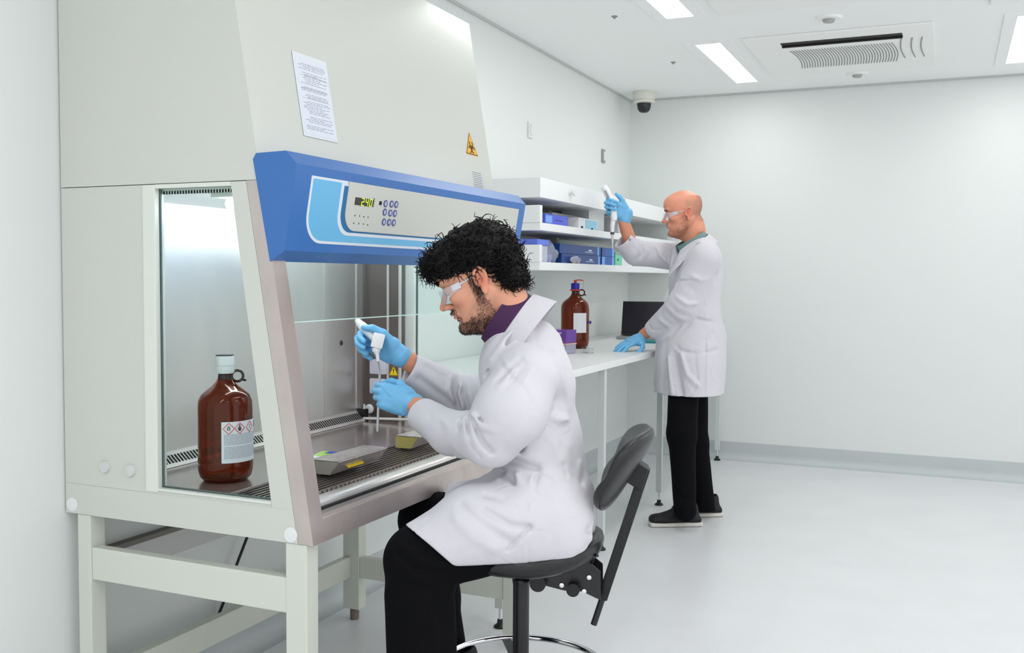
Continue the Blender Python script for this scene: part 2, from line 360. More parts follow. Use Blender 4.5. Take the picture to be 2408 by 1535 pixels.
# worktop with slotted rear grille and front grille
WT = .768
wk = part(MB().box(-1.985, -1.60, Y0+.03, 3.15, WT-.012, WT, bev=.002), 'worktop', STEELD)
gr = MB().add([(-1.995, Y0+.03, .805), (-1.995, 3.15, .805), (-1.955, 3.15, .769), (-1.955, Y0+.03, .769), (-1.999, Y0+.03, .803), (-1.999, 3.15, .803)], [(0, 3, 2, 1), (0, 1, 5, 4)])
grl = part(gr, 'rear_grille', mat('grille_steel', (214, 208, 204), .3, metal=.7))
sl = MB(); n = 96
for i in range(n):
    y = Y0+.045+i*(3.10-Y0)/n; u = np.array((.04, 0, -.036)); u /= np.linalg.norm(u); c = np.array((-1.975, y, .787))
    sl.obox(c, u*.014, (0, .0035, 0), np.array((.036, 0, .04))/.0538*.0008)
sub(sl, 'slot', DARK, grl)['kind'] = 'stuff'
part(MB().box(-1.60, -1.36, Y0+.03, Y1-.03, .715, .72), 'sump', DARK)
fg = MB()
for i in range(11): fg.box(-1.600+.0150*i, -1.600+.0150*i+.0075, Y0+.032, Y1-.032, .755-.0006*i, .764-.0006*i)
for j in range(60): fg.box(-1.6, -1.44, Y0+.05+j*.0205, Y0+.054+j*.0205, .748, .756)
part(fg, 'front_grille', mat('grille_bars', (150, 142, 138), .3, metal=.9))
rl = MB().prismY([(-1.440+.034+.034*math.cos(a), .738+.022*math.sin(a)) for a in np.linspace(0, math.pi, 13)]+[(-1.440, .72), (-1.372, .72)], Y0+.032, Y1-.032)
part(rl, 'front_rail', STEEL, smooth=True, sharp=50)
part(MB().box(-1.372, -1.355, Y0+.032, Y1-.032, .72, .742), 'front_ledge', mat('ledge_steel', (205, 200, 196), .35, metal=.8))
# wire shelf rod across the far end
part(MB().tube([(-1.965, 3.10, .778), (-1.60, 3.12, .790)], .005, 8).tube([(-1.965, 3.105, .77), (-1.965, 3.105, .83)], .004, 8), 'support_rod', mat('bright_strip', (215, 212, 208), .4, metal=.5))
part(MB().box(-1.996, -1.955, 3.10, 3.118, .762, .812), 'cable_clip', BLACKP)
# chamber lamp
part(MB().tube([(-1.62, Y0+.06, 1.475), (-1.62, Y1-.06, 1.475)], .013, 12), 'lamp_tube', mat('tube_glow', (245, 250, 255), .5, emit=22))
part(MB().box(-1.66, -1.58, Y0+.04, Y1-.04, 1.49, 1.50), 'lamp_housing', PAINTL)
# perforated strip at the window head
b = MB()
for i in range(26): b.box(-1.79+i*.0087, -1.786+i*.0087, Y0+.019, Y0+.022, 1.499, 1.507)
part(b, 'vent_strip', DARK)
# plugs and caps
for x, z in ((-1.974, .807), (-1.888, .805)):
    part(MB().lathe([(.0001, .008), (.014, .0075), (.0165, .003), (.0165, 0)], n=28).xf(frame((x, Y0, z), (1, 0, 0), (0, 0, 1), (0, -1, 0))), 'plug', mat('plug_grey', (204, 207, 205), .35), smooth=True, label='round grey plug')
for x, z in ((-2.094, .697), (-1.398, .694)):
    part(MB().lathe([(.0001, .003), (.017, .002), (.0185, 0)], n=28).xf(frame((x, Y0, z), (1, 0, 0), (0, 0, 1), (0, -1, 0))), 'cap', mat('cap_white', (225, 230, 230), .35), smooth=True, label='round white cap')
# blue fascia
A, B, C_, D, E, G = (-1.497, 1.571), (-1.488, 1.585), (-1.403, 1.587), (-1.374, 1.557), (-1.408, 1.358), (-1.450, 1.333)
fa = part(MB().prismY([A, B, C_, D, E, G], Y0-.004, Y1+.012), 'control_fascia', BLUE)
du = np.array((D[0]-E[0], D[1]-E[1])); LF = np.linalg.norm(du); du = du/LF       # up along the face
FN = np.array((du[1], 0, -du[0])); FU = np.array((du[0], 0, du[1])); FY = np.array((0, 1., 0)); FO = np.array((E[0], Y0-.004, E[1])); WF = Y1-Y0+.016
def fpos(a, b, c=0): return FO+FY*a*WF+FU*b*LF+FN*c        # a along, b up (fractions), c out
def fuv(px, py):                                          # where a sight line meets the face, as (a, b)
    d = ray(px, py); o = np.array([0, 0, CAMZ]); t = ((FO-o) @ FN)/(d @ FN); p = o+d*t-FO; return p @ FY/WF, p @ FU/LF
def sheet(mb, outline, c0, c1, mi=0):
    n = len(outline); v = [fpos(a, b, c0) for a, b in outline]+[fpos(a, b, c1) for a, b in outline]
    return mb.add(v, [tuple(range(n)), tuple(range(2*n-1, n-1, -1))]+[(i, (i+1) % n, (i+1) % n+n, i+n) for i in range(n)], mi)
def rshape(a0, b0, a1, b1, r):
    """corner-rounded lower near corner; a1 and b1 are the far and upper ends"""
    rb = r; ra = r*LF/WF; pts = [(a0, b1), (a0, b0+rb)]
    for q in np.linspace(0, math.pi/2, 12)[1:]: pts.append((a0+ra*(1-math.cos(q)), b0+rb*(1-math.sin(q))))
    return pts+[(a1, b0), (a1, b1)]
aTL, bTL = fuv(733, 411); aBL, bBL = fuv(735, 572); aTR, bTR = fuv(1218, 491); a2, b2 = fuv(807, 428); a3, b3 = fuv(812, 432); _, b4 = fuv(850, 553); _, b5 = fuv(850, 561)
aL = fuv(724, 480)[0]; bB = fuv(760, 573)[1]; aR = fuv(1218, 495)[0]; bT = fuv(733, 412)[1]
print('fascia', aL, bB, aR, bT, a2, b4, b5)
sub(sheet(MB(), rshape(aL, bB, aR, bT, .34), .0, .0008), 'inlay_border', INWH, fa)
sub(sheet(MB(), rshape(aL+.006, bB+.035, aR-.002, bT-.03, .31), .0008, .0014), 'inlay', BLUEL, fa, label='light blue inlay')
sub(sheet(MB(), rshape(a2-.005, bB+.12, aR-.002, bT-.03, .26), .0014, .002), 'inlay_border', INWH, fa)
sub(sheet(MB(), rshape(a2+.004, bB+.16, aR-.002, bT-.06, .24), .002, .0024), 'inlay', BLUED, fa, label='dark teal inlay line')
cp_ = sub(sheet(MB(), rshape(a2+.017, bB+.185, aR-.002, bT, .24), .0024, .0045), 'control_panel', PANELG, fa)
# display, indicators, buttons as children of the fascia
da, db = fuv(833, 459); dc, dd = fuv(873, 486)
disp = sub(sheet(MB(), [(da, dd), (dc, dd), (dc, db-.02), (da, db-.02)], .0045, .0055), 'display', mat('display_black', (52, 42, 40), .3), fa)
LED = mat('led_green', (205, 230, 60), .5, emit=.55)
SEG = {'2': 'abged', '4': 'fgbc', '0': 'abcdef'}
def digit(ch, ca, cb, w, h):
    b = MB(); Q = {'a': ((-w, h), (w, h)), 'b': ((w, h), (w, 0)), 'c': ((w, 0), (w, -h)), 'd': ((-w, -h), (w, -h)), 'e': ((-w, 0), (-w, -h)), 'f': ((-w, h), (-w, 0)), 'g': ((-w, 0), (w, 0))}
    o = fpos(ca, cb, .006)
    for s_ in SEG[ch]:
        (x0, y0_), (x1, y1_) = Q[s_]; b.tube([o+FY*x0+FU*y0_, o+FY*x1+FU*y1_], .0011, 4)
    return b
mid = (dd+db-.02)/2
for ch, fx in (('2', .40), ('4', .62), ('0', .84)):
    sub(digit(ch, da+(dc-da)*fx, mid, .0052, .0085), 'digit', LED, fa)
sa, sb = fuv(891, 477); o_ = fpos(sa, sb, .0045)
sub(MB().obox(o_, FY*.006, FU*.005, FN*.001), 'sensor_window', DARK, fa)
for px, py in ((903, 478), (917, 479), (928, 480), (901, 498), (914, 500), (925, 501), (899, 521), (911, 522), (922, 523)):
    a, b_ = fuv(px, py); M = frame(fpos(a, b_, .0045), FY, FU, FN)
    ring = MB().lathe([(.0095, 0), (.0095, .0015), (.006, .0017)], n=20, mi=0).lathe([(.006, .0015), (.0001, .0017)], n=20, mi=1).xf(M)
    sub(ring, 'button', [mat('button_blue', (66, 78, 140), .4), mat('button_face', (176, 182, 205), .4)], fa)
for px, py in [(831, 506), (842, 507), (852, 509), (862, 510), (828, 524), (840, 525), (851, 526), (861, 528), (877, 467), (876, 473), (875, 478), (874, 484)]:
    a, b_ = fuv(px, py); sub(MB().obox(fpos(a, b_, .0045), FY*.0018, FU*.0018, FN*.0006), 'indicator', mat('indicator_dark', (60, 62, 60), .5), fa)
# stickers on the upper housing
KN = np.array((1, 0, .17)); KN /= np.linalg.norm(KN); KU = np.array((-.17, 0, 1)); KU /= np.linalg.norm(KU)
def hpos(y, z, c=0): return np.array((P1(z), y, z))+KN*c
uh = [o for o in bpy.data.objects if o.name == 'upper_housing'][0]
warn_tri(frame(hpos(3.073, 1.743, .0003), (0, 1, 0), KU, KN), .094, ORG, uh, 'bio', 'biohazard_sticker')
b = MB(); R_ = random.Random(4)
for i in range(9):
    x = -.036
    while x < .03:
        w = R_.uniform(.004, .013); b.obox((x+w/2, .028-i*.007, .0003), (w/2, 0, 0), (0, .0010, 0), (0, 0, .0002)); x += w+.003
b.xf(frame(hpos(3.09, 1.63, .0004), (0, 1, 0), KU, KN)); sub(b, 'printed_text', mat('faint_ink', (150, 155, 168), .6), uh)
# paper notice in its plastic sleeve, taped on the housing
t = empty('paper_notice', tuple(hpos(2.165, 1.76, .001)), 'printed white notice sheet in a plastic sleeve on the cabinet front', 'notice')
MN = Matrix(frame((0, 0, 0), (0, 1, 0), KU, KN))
MB().box(-.076, .074, -.109, .109, 0, .0012, bev=.0004).xf(MN).build('sleeve', mat('sleeve', (222, 229, 232), .15, coat=.5), t)
MB().box(-.068, .066, -.103, .096, .0012, .0016).xf(MN).build('sheet', mat('paper', (216, 221, 232), .5), t)
b = MB(); y = .082; R_ = random.Random(7)
while y > -.098:
    x = -.058+R_.choice([0, .0, .012, .02]); wmax = R_.choice([.05, .055, .02, .05])
    while x < wmax:
        w = R_.uniform(.006, .022); b.box(x, min(x+w, .06), y, y+.0014, .0016, .0019); x += w+.004
    y -= R_.choice([.0042, .0042, .0048, .010])
for yy in (.052, .018, -.008): b.box(-.06, .058, yy, yy+.0007, .0016, .0019)
b.xf(MN); b.build('printed_text', mat('faint_ink', (150, 155, 168), .6), t)
# ------------------------------------------------------------------ cabinet stand
sd = empty('cabinet_stand', (-1.7, 2.5, 0), 'pale grey square-tube steel stand carrying the safety cabinet', 'stand')
def sp(mb, name, m=STANDP, smooth=False):
    o = mb.build(name, m, None, smooth); return world_child(o, sd)
for x0, x1, y0, y1 in ((-2.075, -2.03, Y0, Y0+.05), (-1.414, -1.355, Y0+.002, Y0+.05), (-2.075, -2.005, 3.13, 3.18), (-1.412, -1.355, 3.13, 3.18)):
    sp(MB().box(x0, x1, y0, y1, .045, .674, bev=.003), 'leg')
    xm, ym = (x0+x1)/2, (y0+y1)/2
    sp(MB().cyl((xm, ym, 0), (xm, ym, .045), .017), 'foot', mat('foot_brown', (118, 108, 98), .5), True)
sp(MB().box(-2.03, -1.414, Y0+.004, Y0+.035, .505, .590, bev=.003), 'rail')
sp(MB().box(-2.005, -1.412, 3.135, 3.168, .166, .245, bev=.003), 'rail')
sp(MB().box(-2.07, -2.04, Y0+.05, 3.13, .166, .245, bev=.003), 'rail')
# power cable behind
cb = [onX(583, 1258, -2.17), onX(567, 1300, -2.17), onX(548, 1350, -2.175), onX(528, 1410, -2.18), onX(512, 1450, -2.19)]
tag(MB().tube(cb, .005, 8).build('power_cable', BLACKP, smooth=True), 'black power cable hanging down the wall under the cabinet', 'cable')
# ------------------------------------------------------------------ bottles
AMB = mat('amber_glass', (172, 92, 46), .03, trans=.95, ior=1.35, spec=.6)
AMBD = mat('amber_neck', (52, 34, 30), .08, trans=.3, ior=1.4, spec=.8)
RED = mat('hazard_red', (222, 60, 62), .5); PAP = mat('label_paper', (224, 226, 232), .5); INKG = mat('label_grey', (150, 152, 166), .6)
def bottle(loc, rz, label, cap, k=1.0):
    t = empty('amber_bottle', loc, label, 'bottle', rz=rz)
    R, H = .0795*k, .352*k
    out = [(.0001, .004), (.05, .0), (.064, .002), (.075, .014), (R, .032), (R+.001, .06), (R-.0005, .075), (R, .10), (R-.0003, .155), (R, .222), (.078, .240), (.070, .258), (.055, .271), (.038, .284), (.026, .297), (.0215, .306)]
    q = 1.0; out = [(r*q, z) for r, z in out]
    inn = [(max(r-.0035, .0001), z+(.006 if z < .03 else -.001)) for r, z in out]
    MB().lathe(out+inn[::-1], n=56).build('bottle_body', AMB, t, smooth=True, sharp=60)
    MB().lathe([(.0215, .303), (.0195, .318), (.0225, .322), (.0225, .327), (.019, .330), (.019, .336)], n=36).build('neck', AMBD, t, smooth=True)
    hd = MB().tube([(.036+.0165*math.cos(a), 0, .313+.0165*math.sin(a)) for a in np.linspace(0, 2*math.pi, 25)[:-1]], .0042, 10, closed=True).tube([(.049, 0, .303), (.058, 0, .299), (.062, 0, .300)], [.004, .0035, .002], 8)
    hd.build('ring_handle', AMBD, t, smooth=True)
    if cap == 'white':
        c = MB().lathe([(.020, .322), (.0255, .322), (.0265, .324), (.0265, .343), (.025, .3445), (.0268, .346), (.0268, .372), (.0258, .375)], n=40)
        c.build('cap', WHITEP, t, smooth=True); MB().lathe([(.0258, .3725), (.0262, .3775), (.0001, .3785)], n=40).build('cap_top', mat('cap_lid_dark', (46, 44, 50), .4), t, smooth=True)
    else:
        BL = mat('cap_blue', (22, 36, 165), .35); RD = mat('cap_red', (214, 58, 48), .4)
        MB().lathe([(.021, .322), (.029, .323), (.030, .330), (.024, .332)], n=32).build('collar', RD, t, smooth=True)
        MB().lathe([(.024, .332), (.0245, .362), (.022, .366), (.0001, .367)], n=32).build('cap', BL, t, smooth=True)
        MB().cyl((0, 0, .366), (0, 0, .384), .0085).tube([(0, 0, .382), (.02, 0, .3845), (.044, 0, .381)], .0028, 8).build('spout', RD, t, smooth=True)
        MB().tube([(.044, 0, .382), (.045, 0, .36), (.044, 0, .335)], .0016, 6).build('tubing', mat('beige_tube', (214, 178, 140), .4), t, smooth=True)
    return t
def wrap(a0, a1, z0, z1, r, n=20):
    b = MB(); v = []; f = []
    for i in range(n+1):
        a = a0+(a1-a0)*i/n; v += [(r*math.cos(a), r*math.sin(a), z0), (r*math.cos(a), r*math.sin(a), z1), ((r-.0007)*math.cos(a), (r-.0007)*math.sin(a), z0), ((r-.0007)*math.cos(a), (r-.0007)*math.sin(a), z1)]
    for i in range(n):
        k = 4*i; f += [(k, k+4, k+5, k+1), (k+2, k+3, k+7, k+6), (k+1, k+5, k+7, k+3), (k, k+2, k+6, k+4)]
    return b.add(v, f)
bn0 = onZ(531, 1139, WT); bp = bn0+_n((bn0[0], bn0[1], 0))*.067
va = math.atan2(-bp[1], -bp[0])            # direction from the bottle to the camera
nb = bottle(tuple(bp), va+math.pi/2, 'large amber glass bottle with white cap and hazard label inside the cabinet', 'white'); nb.scale = (.87, .87, .865)
# local angle: camera looks along local -y side => label spans to its right side
ang = lambda f: -math.pi/2+math.asin(max(-1, min(1, f)))       # f: horizontal position across the bottle, -1 left to 1 right
l0, l1 = ang(-.14), ang(1)+.55; lz0, lz1 = .063, .185
lab = wrap(l0, l1, lz0, lz1, .0812, 30).build('hazard_label', PAP, nb, smooth=True, sharp=40)
def onlab(a, z, r=.0814): return np.array((r*math.cos(a), r*math.sin(a), z))
b = MB()
for f in (.12, .50, .845):
    a = ang(f); w = .0165; z = .165; rr = .0815
    pts = [onlab(a-w/rr, z, rr), onlab(a, z+w, rr), onlab(a+w/rr, z, rr), onlab(a, z-w, rr)]
    dp = []
    for i in range(4):
        for u in (0, .25, .5, .75): dp.append(onlab(a+[-w, 0, w, 0][i]/rr*(1-u)+[-w, 0, w, 0][(i+1) % 4]/rr*u, z+[0, w, 0, -w][i]*(1-u)+[0, w, 0, -w][(i+1) % 4]*u, rr))
    b.tube(dp, .0011, 5, closed=True)
b.build('hazard_diamond', RED, lab)
b = MB()
a = ang(.12); b.tube([onlab(a-.03, .160), onlab(a-.045, .166), onlab(a-.01, .172), onlab(a+.035, .168), onlab(a+.03, .160)], .0013, 5).build('hazard_symbol', INK, lab); b = MB()
a = ang(.50); b.tube([onlab(a, .157), onlab(a, .176)], .0018, 5).tube([onlab(a-.05, .168), onlab(a-.05, .161), onlab(a, .157), onlab(a+.05, .161), onlab(a+.05, .168)], .0013, 5).build('hazard_symbol', INK, lab); b = MB()
a = ang(.845); b.tube([onlab(a, .160), onlab(a, .164)], .0009, 5).tube([onlab(a, .166), onlab(a, .172)], .0009, 5).build('hazard_symbol', INK, lab); b = MB()
a = ang(1)+.12; b.obox(onlab(a, .168), onlab(a+.1, .168)-onlab(a+.0, .168), (0, 0, .010), onlab(a, 0)*.005)
b.build('bold_print', INK, lab)
b = MB(); R_ = random.Random(3)
for i in range(20):
    z = .147-i*.0037
    if i == 9: continue
    a = ang(-.05)
    while a < l1-.05:
        w = R_.uniform(.03, .12); a2_ = min(a+w, l1-.03); p, q = onlab(a, z), onlab(a2_, z); b.tube([p, (p+q)/2*1.002, q], .00075, 4); a += w+.02
b.build('printed_text', INKG, lab)
# ------------------------------------------------------------------ things on the cabinet worktop
def armrest(x, y, L, label, face, rz=0, m2=None):
    t = empty('steel_armrest', (x, y, WT), label, 'arm rest', 'steel arm rests on the worktop', rz=rz)
    b = MB().prismY([(-.045, .036), (-.045, .039), (.040, .039), (.040, .036)], -L/2, L/2)
    b.prismY([(.038, .039), (.040, .039), (.012, .0), (.009, .0)], -L/2, L/2).prismY([(-.045, .039), (-.043, .039), (-.041, 0), (-.044, 0)], -L/2, L/2)
    b.build('bracket', mat('armrest_steel', (206, 199, 196), .3, metal=.55, var=.1), t)
    MB().prismY([(-.043, .037), (.037, .037), (.010, 0), (-.041, 0)], -L/2, -L/2+.002).build('end_plate', face, t)
    return t
a1 = armrest(-1.518, 2.335, .25, 'steel arm rest with a yellow strip label nearest the cabinet window post', mat('olive_grey', (150, 148, 138), .4))
MB().box(-.04, .04, -.0008, 0, -.007, .007).xf(frame((.0225, -.02, .014), (0, 1, 0), (.583, 0, .812), (.812, 0, -.583))).build('yellow_label', YEL, a1)
a2_ = armrest(-1.525, 2.76, .20, 'steel arm rest with olive yellow end beside the seated man\'s sleeve', mat('olive_yellow', (178, 168, 96), .4))
# packet of wipes: card block with green and blue print
tp = onZ(776, 1074, WT+.02); t = empty('tissue_packet', (tp[0], tp[1], WT), 'small white and green printed packet lying on the cabinet worktop', 'packet', rz=math.radians(12))
MB().box(-.055, .055, -.085, .075, 0, .022, bev=.003).build('packet', mat('packet_white', (222, 230, 226), .45), t, smooth=True)
b = MB().box(-.05, .05, .0, .072, .022, .0226)
b.build('green_print', mat('packet_green', (166, 205, 92), .5), t)
MB().box(-.03, .0, .035, .068, .0226, .0232).build('blue_print', mat('packet_blue', (30, 70, 170), .5), t)
MB().box(.0556, .0562, -.02, .05, .006, .014).build('blue_print', mat('packet_blue', (30, 70, 170), .5), t)
MB().box(.055, .0556, -.07, .07, .004, .018).build('side_print', mat('packet_green', (166, 205, 92), .5), t)
# ------------------------------------------------------------------ desks
LAM = mat('desk_laminate', (232, 234, 233), .32, spec=.4)
ALU = mat('desk_leg_grey', (206, 210, 209), .4)
DZ = .903
def desk(y0, y1, legs, label):
    t = empty('lab_desk', (-1.85, (y0+y1)/2, 0), label, 'desk', 'white lab desks along the left wall')
    w = lambda o: world_child(o, t)
    w(MB().box(XW+.012, -1.47, y0, y1, DZ-.032, DZ, bev=.002).build('desktop', LAM))
    for x in (-1.50,):
        for y in legs:
            w(MB().box(x-.016, x+.016, y-.016, y+.016, .075, DZ-.032, bev=.002).build('leg', ALU))
            w(MB().cyl((x, y, .02), (x, y, .078), .006, 12).build('foot_screw', CHROME, smooth=True))
            w(MB().lathe([(.0001, 0), (.024, 0), (.024, .006), (.012, .016), (.011, .03), (.0001, .032)], (x, y, 0), 20).build('foot_pad', BLACKP, smooth=True))
    w(MB().box(XW+.001, XW+.012, y0+.02, y1-.02, DZ-.10, DZ-.002).build('wall_rail', ALU))
    return t
desk(3.275, 5.315, (3.305, 4.464), 'long white desk nearer the cabinet, holding the bottle and the man\'s hand')
desk(5.325, 7.13, (5.5, 7.05), 'white desk near the far wall, behind the standing man, under the laptop')
# bottle, tip box, laptop
bottle((-1.935, 5.26, DZ), math.radians(22), 'amber glass bottle with blue cap and red spout on the desk', 'blue', 1.0)
bb = bpy.data.objects['amber_bottle.001']
wrap(math.radians(-98), math.radians(-40), .09, .20, .0806, 14).build('white_label', PAP, bb, smooth=True, sharp=40)
MB().box(.079, .091, -.028, -.020, .138, .155, bev=.002).build('blue_tag', mat('cap_blue', (22, 36, 165), .35), bb)
t = empty('tip_box', (-1.86, 4.86, DZ), 'translucent purple-lidded plastic box of pipette tips on the desk', 'box', rz=math.radians(-14))
MB().box(-.07, .06, -.045, .045, 0, .05, bev=.004).build('base_tray', mat('lilac_base', (200, 200, 222), .2, trans=.45, ior=1.2), t)
MB().box(-.072, .062, -.047, .047, .05, .055).build('rim', mat('peach', (235, 190, 170), .5), t)
MB().box(-.071, .061, -.046, .046, .056, .125, bev=.004).build('lid', mat('purple_clear', (150, 110, 205), .15, trans=.6, ior=1.15), t)
b = MB()
for i in range(10):
    for j in range(6): b.lathe([(.004, 0), (.004, .012), (.0001, .013)], (-.058+i*.012, -.034+j*.0135, .055), 8)
b.build('tip', mat('tip_pink', (240, 200, 190), .4), t)['kind'] = 'stuff'
MB().box(-.04, .03, -.0468, -.0462, .105, .112).build('lid_print', mat('pale_lilac', (205, 190, 235), .5), t)
# small clear dish beside the box
tag(MB().lathe([(.028, .0), (.030, .001), (.030, .03), (.028, .03), (.028, .003), (.0001, .003)], (-1.74, 4.93, DZ), 28).build('beaker', PLASTC, smooth=True), 'small clear plastic cup beside the purple tip box', 'cup')
lp = (-1.83, 6.28)
t = empty('laptop', (lp[0], lp[1], DZ), 'open black laptop on the far desk beside the standing man', 'laptop', rz=math.radians(9))
MB().box(-.165, .165, -.115, .115, 0, .018, bev=.004).build('base', mat('laptop_grey', (150, 154, 156), .4, metal=.4), t)
MB().box(-.14, .14, -.02, .09, .018, .0195).build('keyboard', BLACKP, t)
MB().obox((0, .145, .128), (.165, 0, 0), (0, .038, .111), (0, -.0035, .0012), bev=.001).build('screen_lid', BLACKP, t)
MB().obox((0, .1400, .130), (.155, 0, 0), (0, .034, .099), (0, -.0003, .0001)).build('screen', mat('screen_black', (26, 22, 34), .18, spec=.5), t)
MB().cyl((-.12, .105, .017), (-.06, .105, .017), .006, 10).cyl((.06, .105, .017), (.12, .105, .017), .006, 10).build('hinge', BLACKP, t)
tag(MB().box(-1.80, -1.56, 5.86, 6.0, DZ, DZ+.012, bev=.003).build('notebook', mat('teal_cover', (40, 140, 150), .4)), 'thin teal notebook on the desk behind the standing man\'s wrist', 'notebook')
# ------------------------------------------------------------------ wall shelves
SHW = mat('shelf_white', (234, 237, 237), .45)
def shelf(z0, z1, label, y0=4.52, y1=7.12, stop=.085):
    t = empty('wall_shelf', (XW, (y0+y1)/2, z0), label, 'shelf', 'white wall shelves above the desk')
    w = lambda o: world_child(o, t)
    w(MB().box(XW, -1.85, y0, y1, z0, z1, bev=.002).build('board', SHW))
    if stop: w(MB().box(XW, -1.8495, y0-.004, y0+.03, z1, z1+stop, bev=.002).build('end_stop', SHW))
    return t
shelf(1.693, 1.79, 'uppermost white wall shelf with the deep front edge', stop=0)
shelf(1.532, 1.570, 'middle white wall shelf holding the blue glove box')
shelf(1.336, 1.376, 'lowest white wall shelf holding the dark blue boxes')
tag(MB().box(XW, -2.105, 5.40, 5.44, 1.376, 1.532).box(XW, -2.155, 5.40, 5.44, 1.57, 1.693).build('wall_step', mat('step_shade_grey', (172, 178, 178), .5)), 'grey upright wall step between the shelf boards', 'wall step')  # stands for the wall step; its shaded face is put into the grey
kn = MB().lathe([(.012, 0), (.012, .014), (.02, .022), (.018, .03), (.0001, .032)], n=20).xf(frame((-1.85, 4.93, 1.748), (0, 1, 0), (0, 0, 1), (1, 0, 0))).build('knob', WHITEP, smooth=True); world_child(kn, bpy.data.objects['wall_shelf'])
def carton(name, x0, x1, y0, y1, z, h, m, label, cat, prints=(), rz=0, group=None):
    t = empty(name, ((x0+x1)/2, (y0+y1)/2, z), label, cat, group, rz=rz); a, b = (x1-x0)/2, (y1-y0)/2
    MB().box(-a, a, -b, b, 0, h, bev=.002).build('carton', m, t)
    MB().box(-a-.0006, a+.0006, -b-.0006, b+.0006, h-.012, h+.0008).build('lid_edge', m, t)
    for (nm, ya, yb, za, zb, mm) in prints: MB().box(a+.0002, a+.0012, ya, yb, za, zb).build(nm, mm, t)
    return t
S2, S3 = 1.570, 1.376
GB = mat('glove_box_blue', (82, 98, 208), .4); LB = mat('pale_blue', (120, 165, 230), .4); NB = mat('navy_box', (22, 62, 130), .35); NB2 = mat('royal_box', (18, 84, 170), .35)
carton('glove_box', -2.0, -1.88, 4.66, 4.99, S2, .052, GB, 'violet-blue carton at the near end of the middle shelf', 'box', [('end_print', -.16, -.07, .008, .045, LB), ('line_print', -.03, .08, .024, .028, mat('dark_violet', (50, 50, 140), .5))])
carton('grey_carton', -2.15, -2.0, 5.06, 5.47, S2, .085, mat('grey_carton', (182, 184, 184), .5), 'low grey and white carton on the middle shelf', 'box', [('band_print', -.19, .19, .05, .075, mat('band_grey', (150, 152, 154), .5))])
carton('blue_patch_carton', -1.985, -1.89, 5.18, 5.50, S2, .062, mat('white_carton', (222, 226, 228), .5), 'small white carton with a pale blue printed side on the middle shelf', 'box', [('blue_print', -.05, .15, .004, .056, mat('patch_blue', (150, 200, 222), .5)), ('dark_print', -.12, -.09, .004, .018, INK), ('dark_print', .05, .075, .002, .014, INK)])
carton('white_carton', -2.12, -1.95, 5.52, 5.80, S2, .125, mat('white_carton', (222, 226, 228), .5), 'tall plain white carton on the middle shelf behind the raised pipette', 'box')
carton('small_white_carton', -2.0, -1.88, 5.86, 6.0, S2, .10, mat('grey_carton', (182, 184, 184), .5), 'narrow pale grey carton on the middle shelf beside the raised glove', 'box')
whp = mat('print_white', (215, 225, 240), .5)
for (z, l, dy) in ((S3, 'dark blue long carton lying directly on the lowest shelf', .03), (S3+.052, 'dark blue long carton stacked on top of the other one', 0)):
    carton('blue_carton', -2.1, -1.885, 4.88+dy, 5.55, z, .050, NB, l, 'box', [('white_print', .12, .17, .022, .030, whp), ('white_print', .06, .2, .014, .017, whp), ('stripe_print', .27, .30, .001, .049, LB)], group='dark blue cartons on the lowest shelf')
for (z, l) in ((S3, 'royal blue short carton, lower of the pair beside the long dark ones'), (S3+.052, 'royal blue short carton, upper of the pair beside the long dark ones')):
    carton('royal_carton', -2.1, -1.885, 5.57, 5.80, z, .050, NB2, l, 'box', [('end_print', .075, .114, .001, .049, LB), ('end_print', -.114, -.06, .001, .049, LB if z < S3+.02 else NB)], group='royal blue cartons on the lowest shelf')
carton('green_box', -1.95, -1.885, 5.83, 5.96, S3, .082, mat('green_carton', (118, 205, 176), .45), 'small mint green box with grey top on the lowest shelf', 'box', [('dark_print', -.025, -.005, .03, .042, INK), ('top_print', -.06, .06, .066, .08, mat('band_grey', (150, 152, 154), .5))])
carton('white_low_box', -1.99, -1.89, 5.98, 6.2, S3, .055, mat('white_carton', (222, 226, 228), .5), 'low white box to the right of the mint green box', 'box')
t = empty('blue_tray', (-1.99, 4.63, S3), 'blue-lidded translucent tub behind the end stop of the lowest shelf', 'tub')
MB().box(-.11, .11, -.07, .07, 0, .085, bev=.006).build('tub', mat('tub_clear', (214, 220, 238), .2, trans=.3, ior=1.2), t)
MB().box(-.115, .115, -.075, .075, .085, .115, bev=.005).build('lid', mat('lid_blue', (100, 125, 225), .35), t)
t = empty('plastic_bag', (-1.91, 4.795, S3), 'crumpled clear plastic bag with pale violet contents on the lowest shelf', 'bag')
b = MB(); R_ = random.Random(5); tt = MB().sph((0, 0, .05), (.035, .08, .055), 14)
b.add([(p[0]+.006*math.sin(p[1]*90+p[2]*60), p[1], max(.001, p[2]*(1.15 if p[1] < 0 else .8)+.006*math.sin(p[1]*120+p[0]*80))) for p in tt.v], tt.f)
b.build('film', mat('bag_film', (215, 222, 240), .2, trans=.7, ior=1.1), t, smooth=True)
MB().lathe([(.0001, 0), (.016, .0), (.022, .04), (.021, .041)], (0, -.02, .002), 18).build('cup', mat('pale_violet', (178, 185, 235), .4), t, smooth=True)
t = empty('zip_bag', (-1.865, 5.07, S3), 'small clear bag of beige pieces in front of the blue cartons', 'bag')
b = MB(); tt = MB().sph((0, 0, .021), (.011, .075, .021), 12)
b.add([(p[0]+.003*math.sin(p[1]*110), p[1], p[2]) for p in tt.v], tt.f); b.build('film', mat('bag_film', (215, 222, 240), .2, trans=.7, ior=1.1), t, smooth=True)
b = MB()
for i in range(12): b.sph((R_.uniform(-.006, .006), R_.uniform(-.05, .05), R_.uniform(.006, .016)), R_.uniform(.004, .007), 6)
b.build('beige_piece', mat('beige_bits', (222, 190, 165), .5), t, smooth=True)['kind'] = 'stuff'
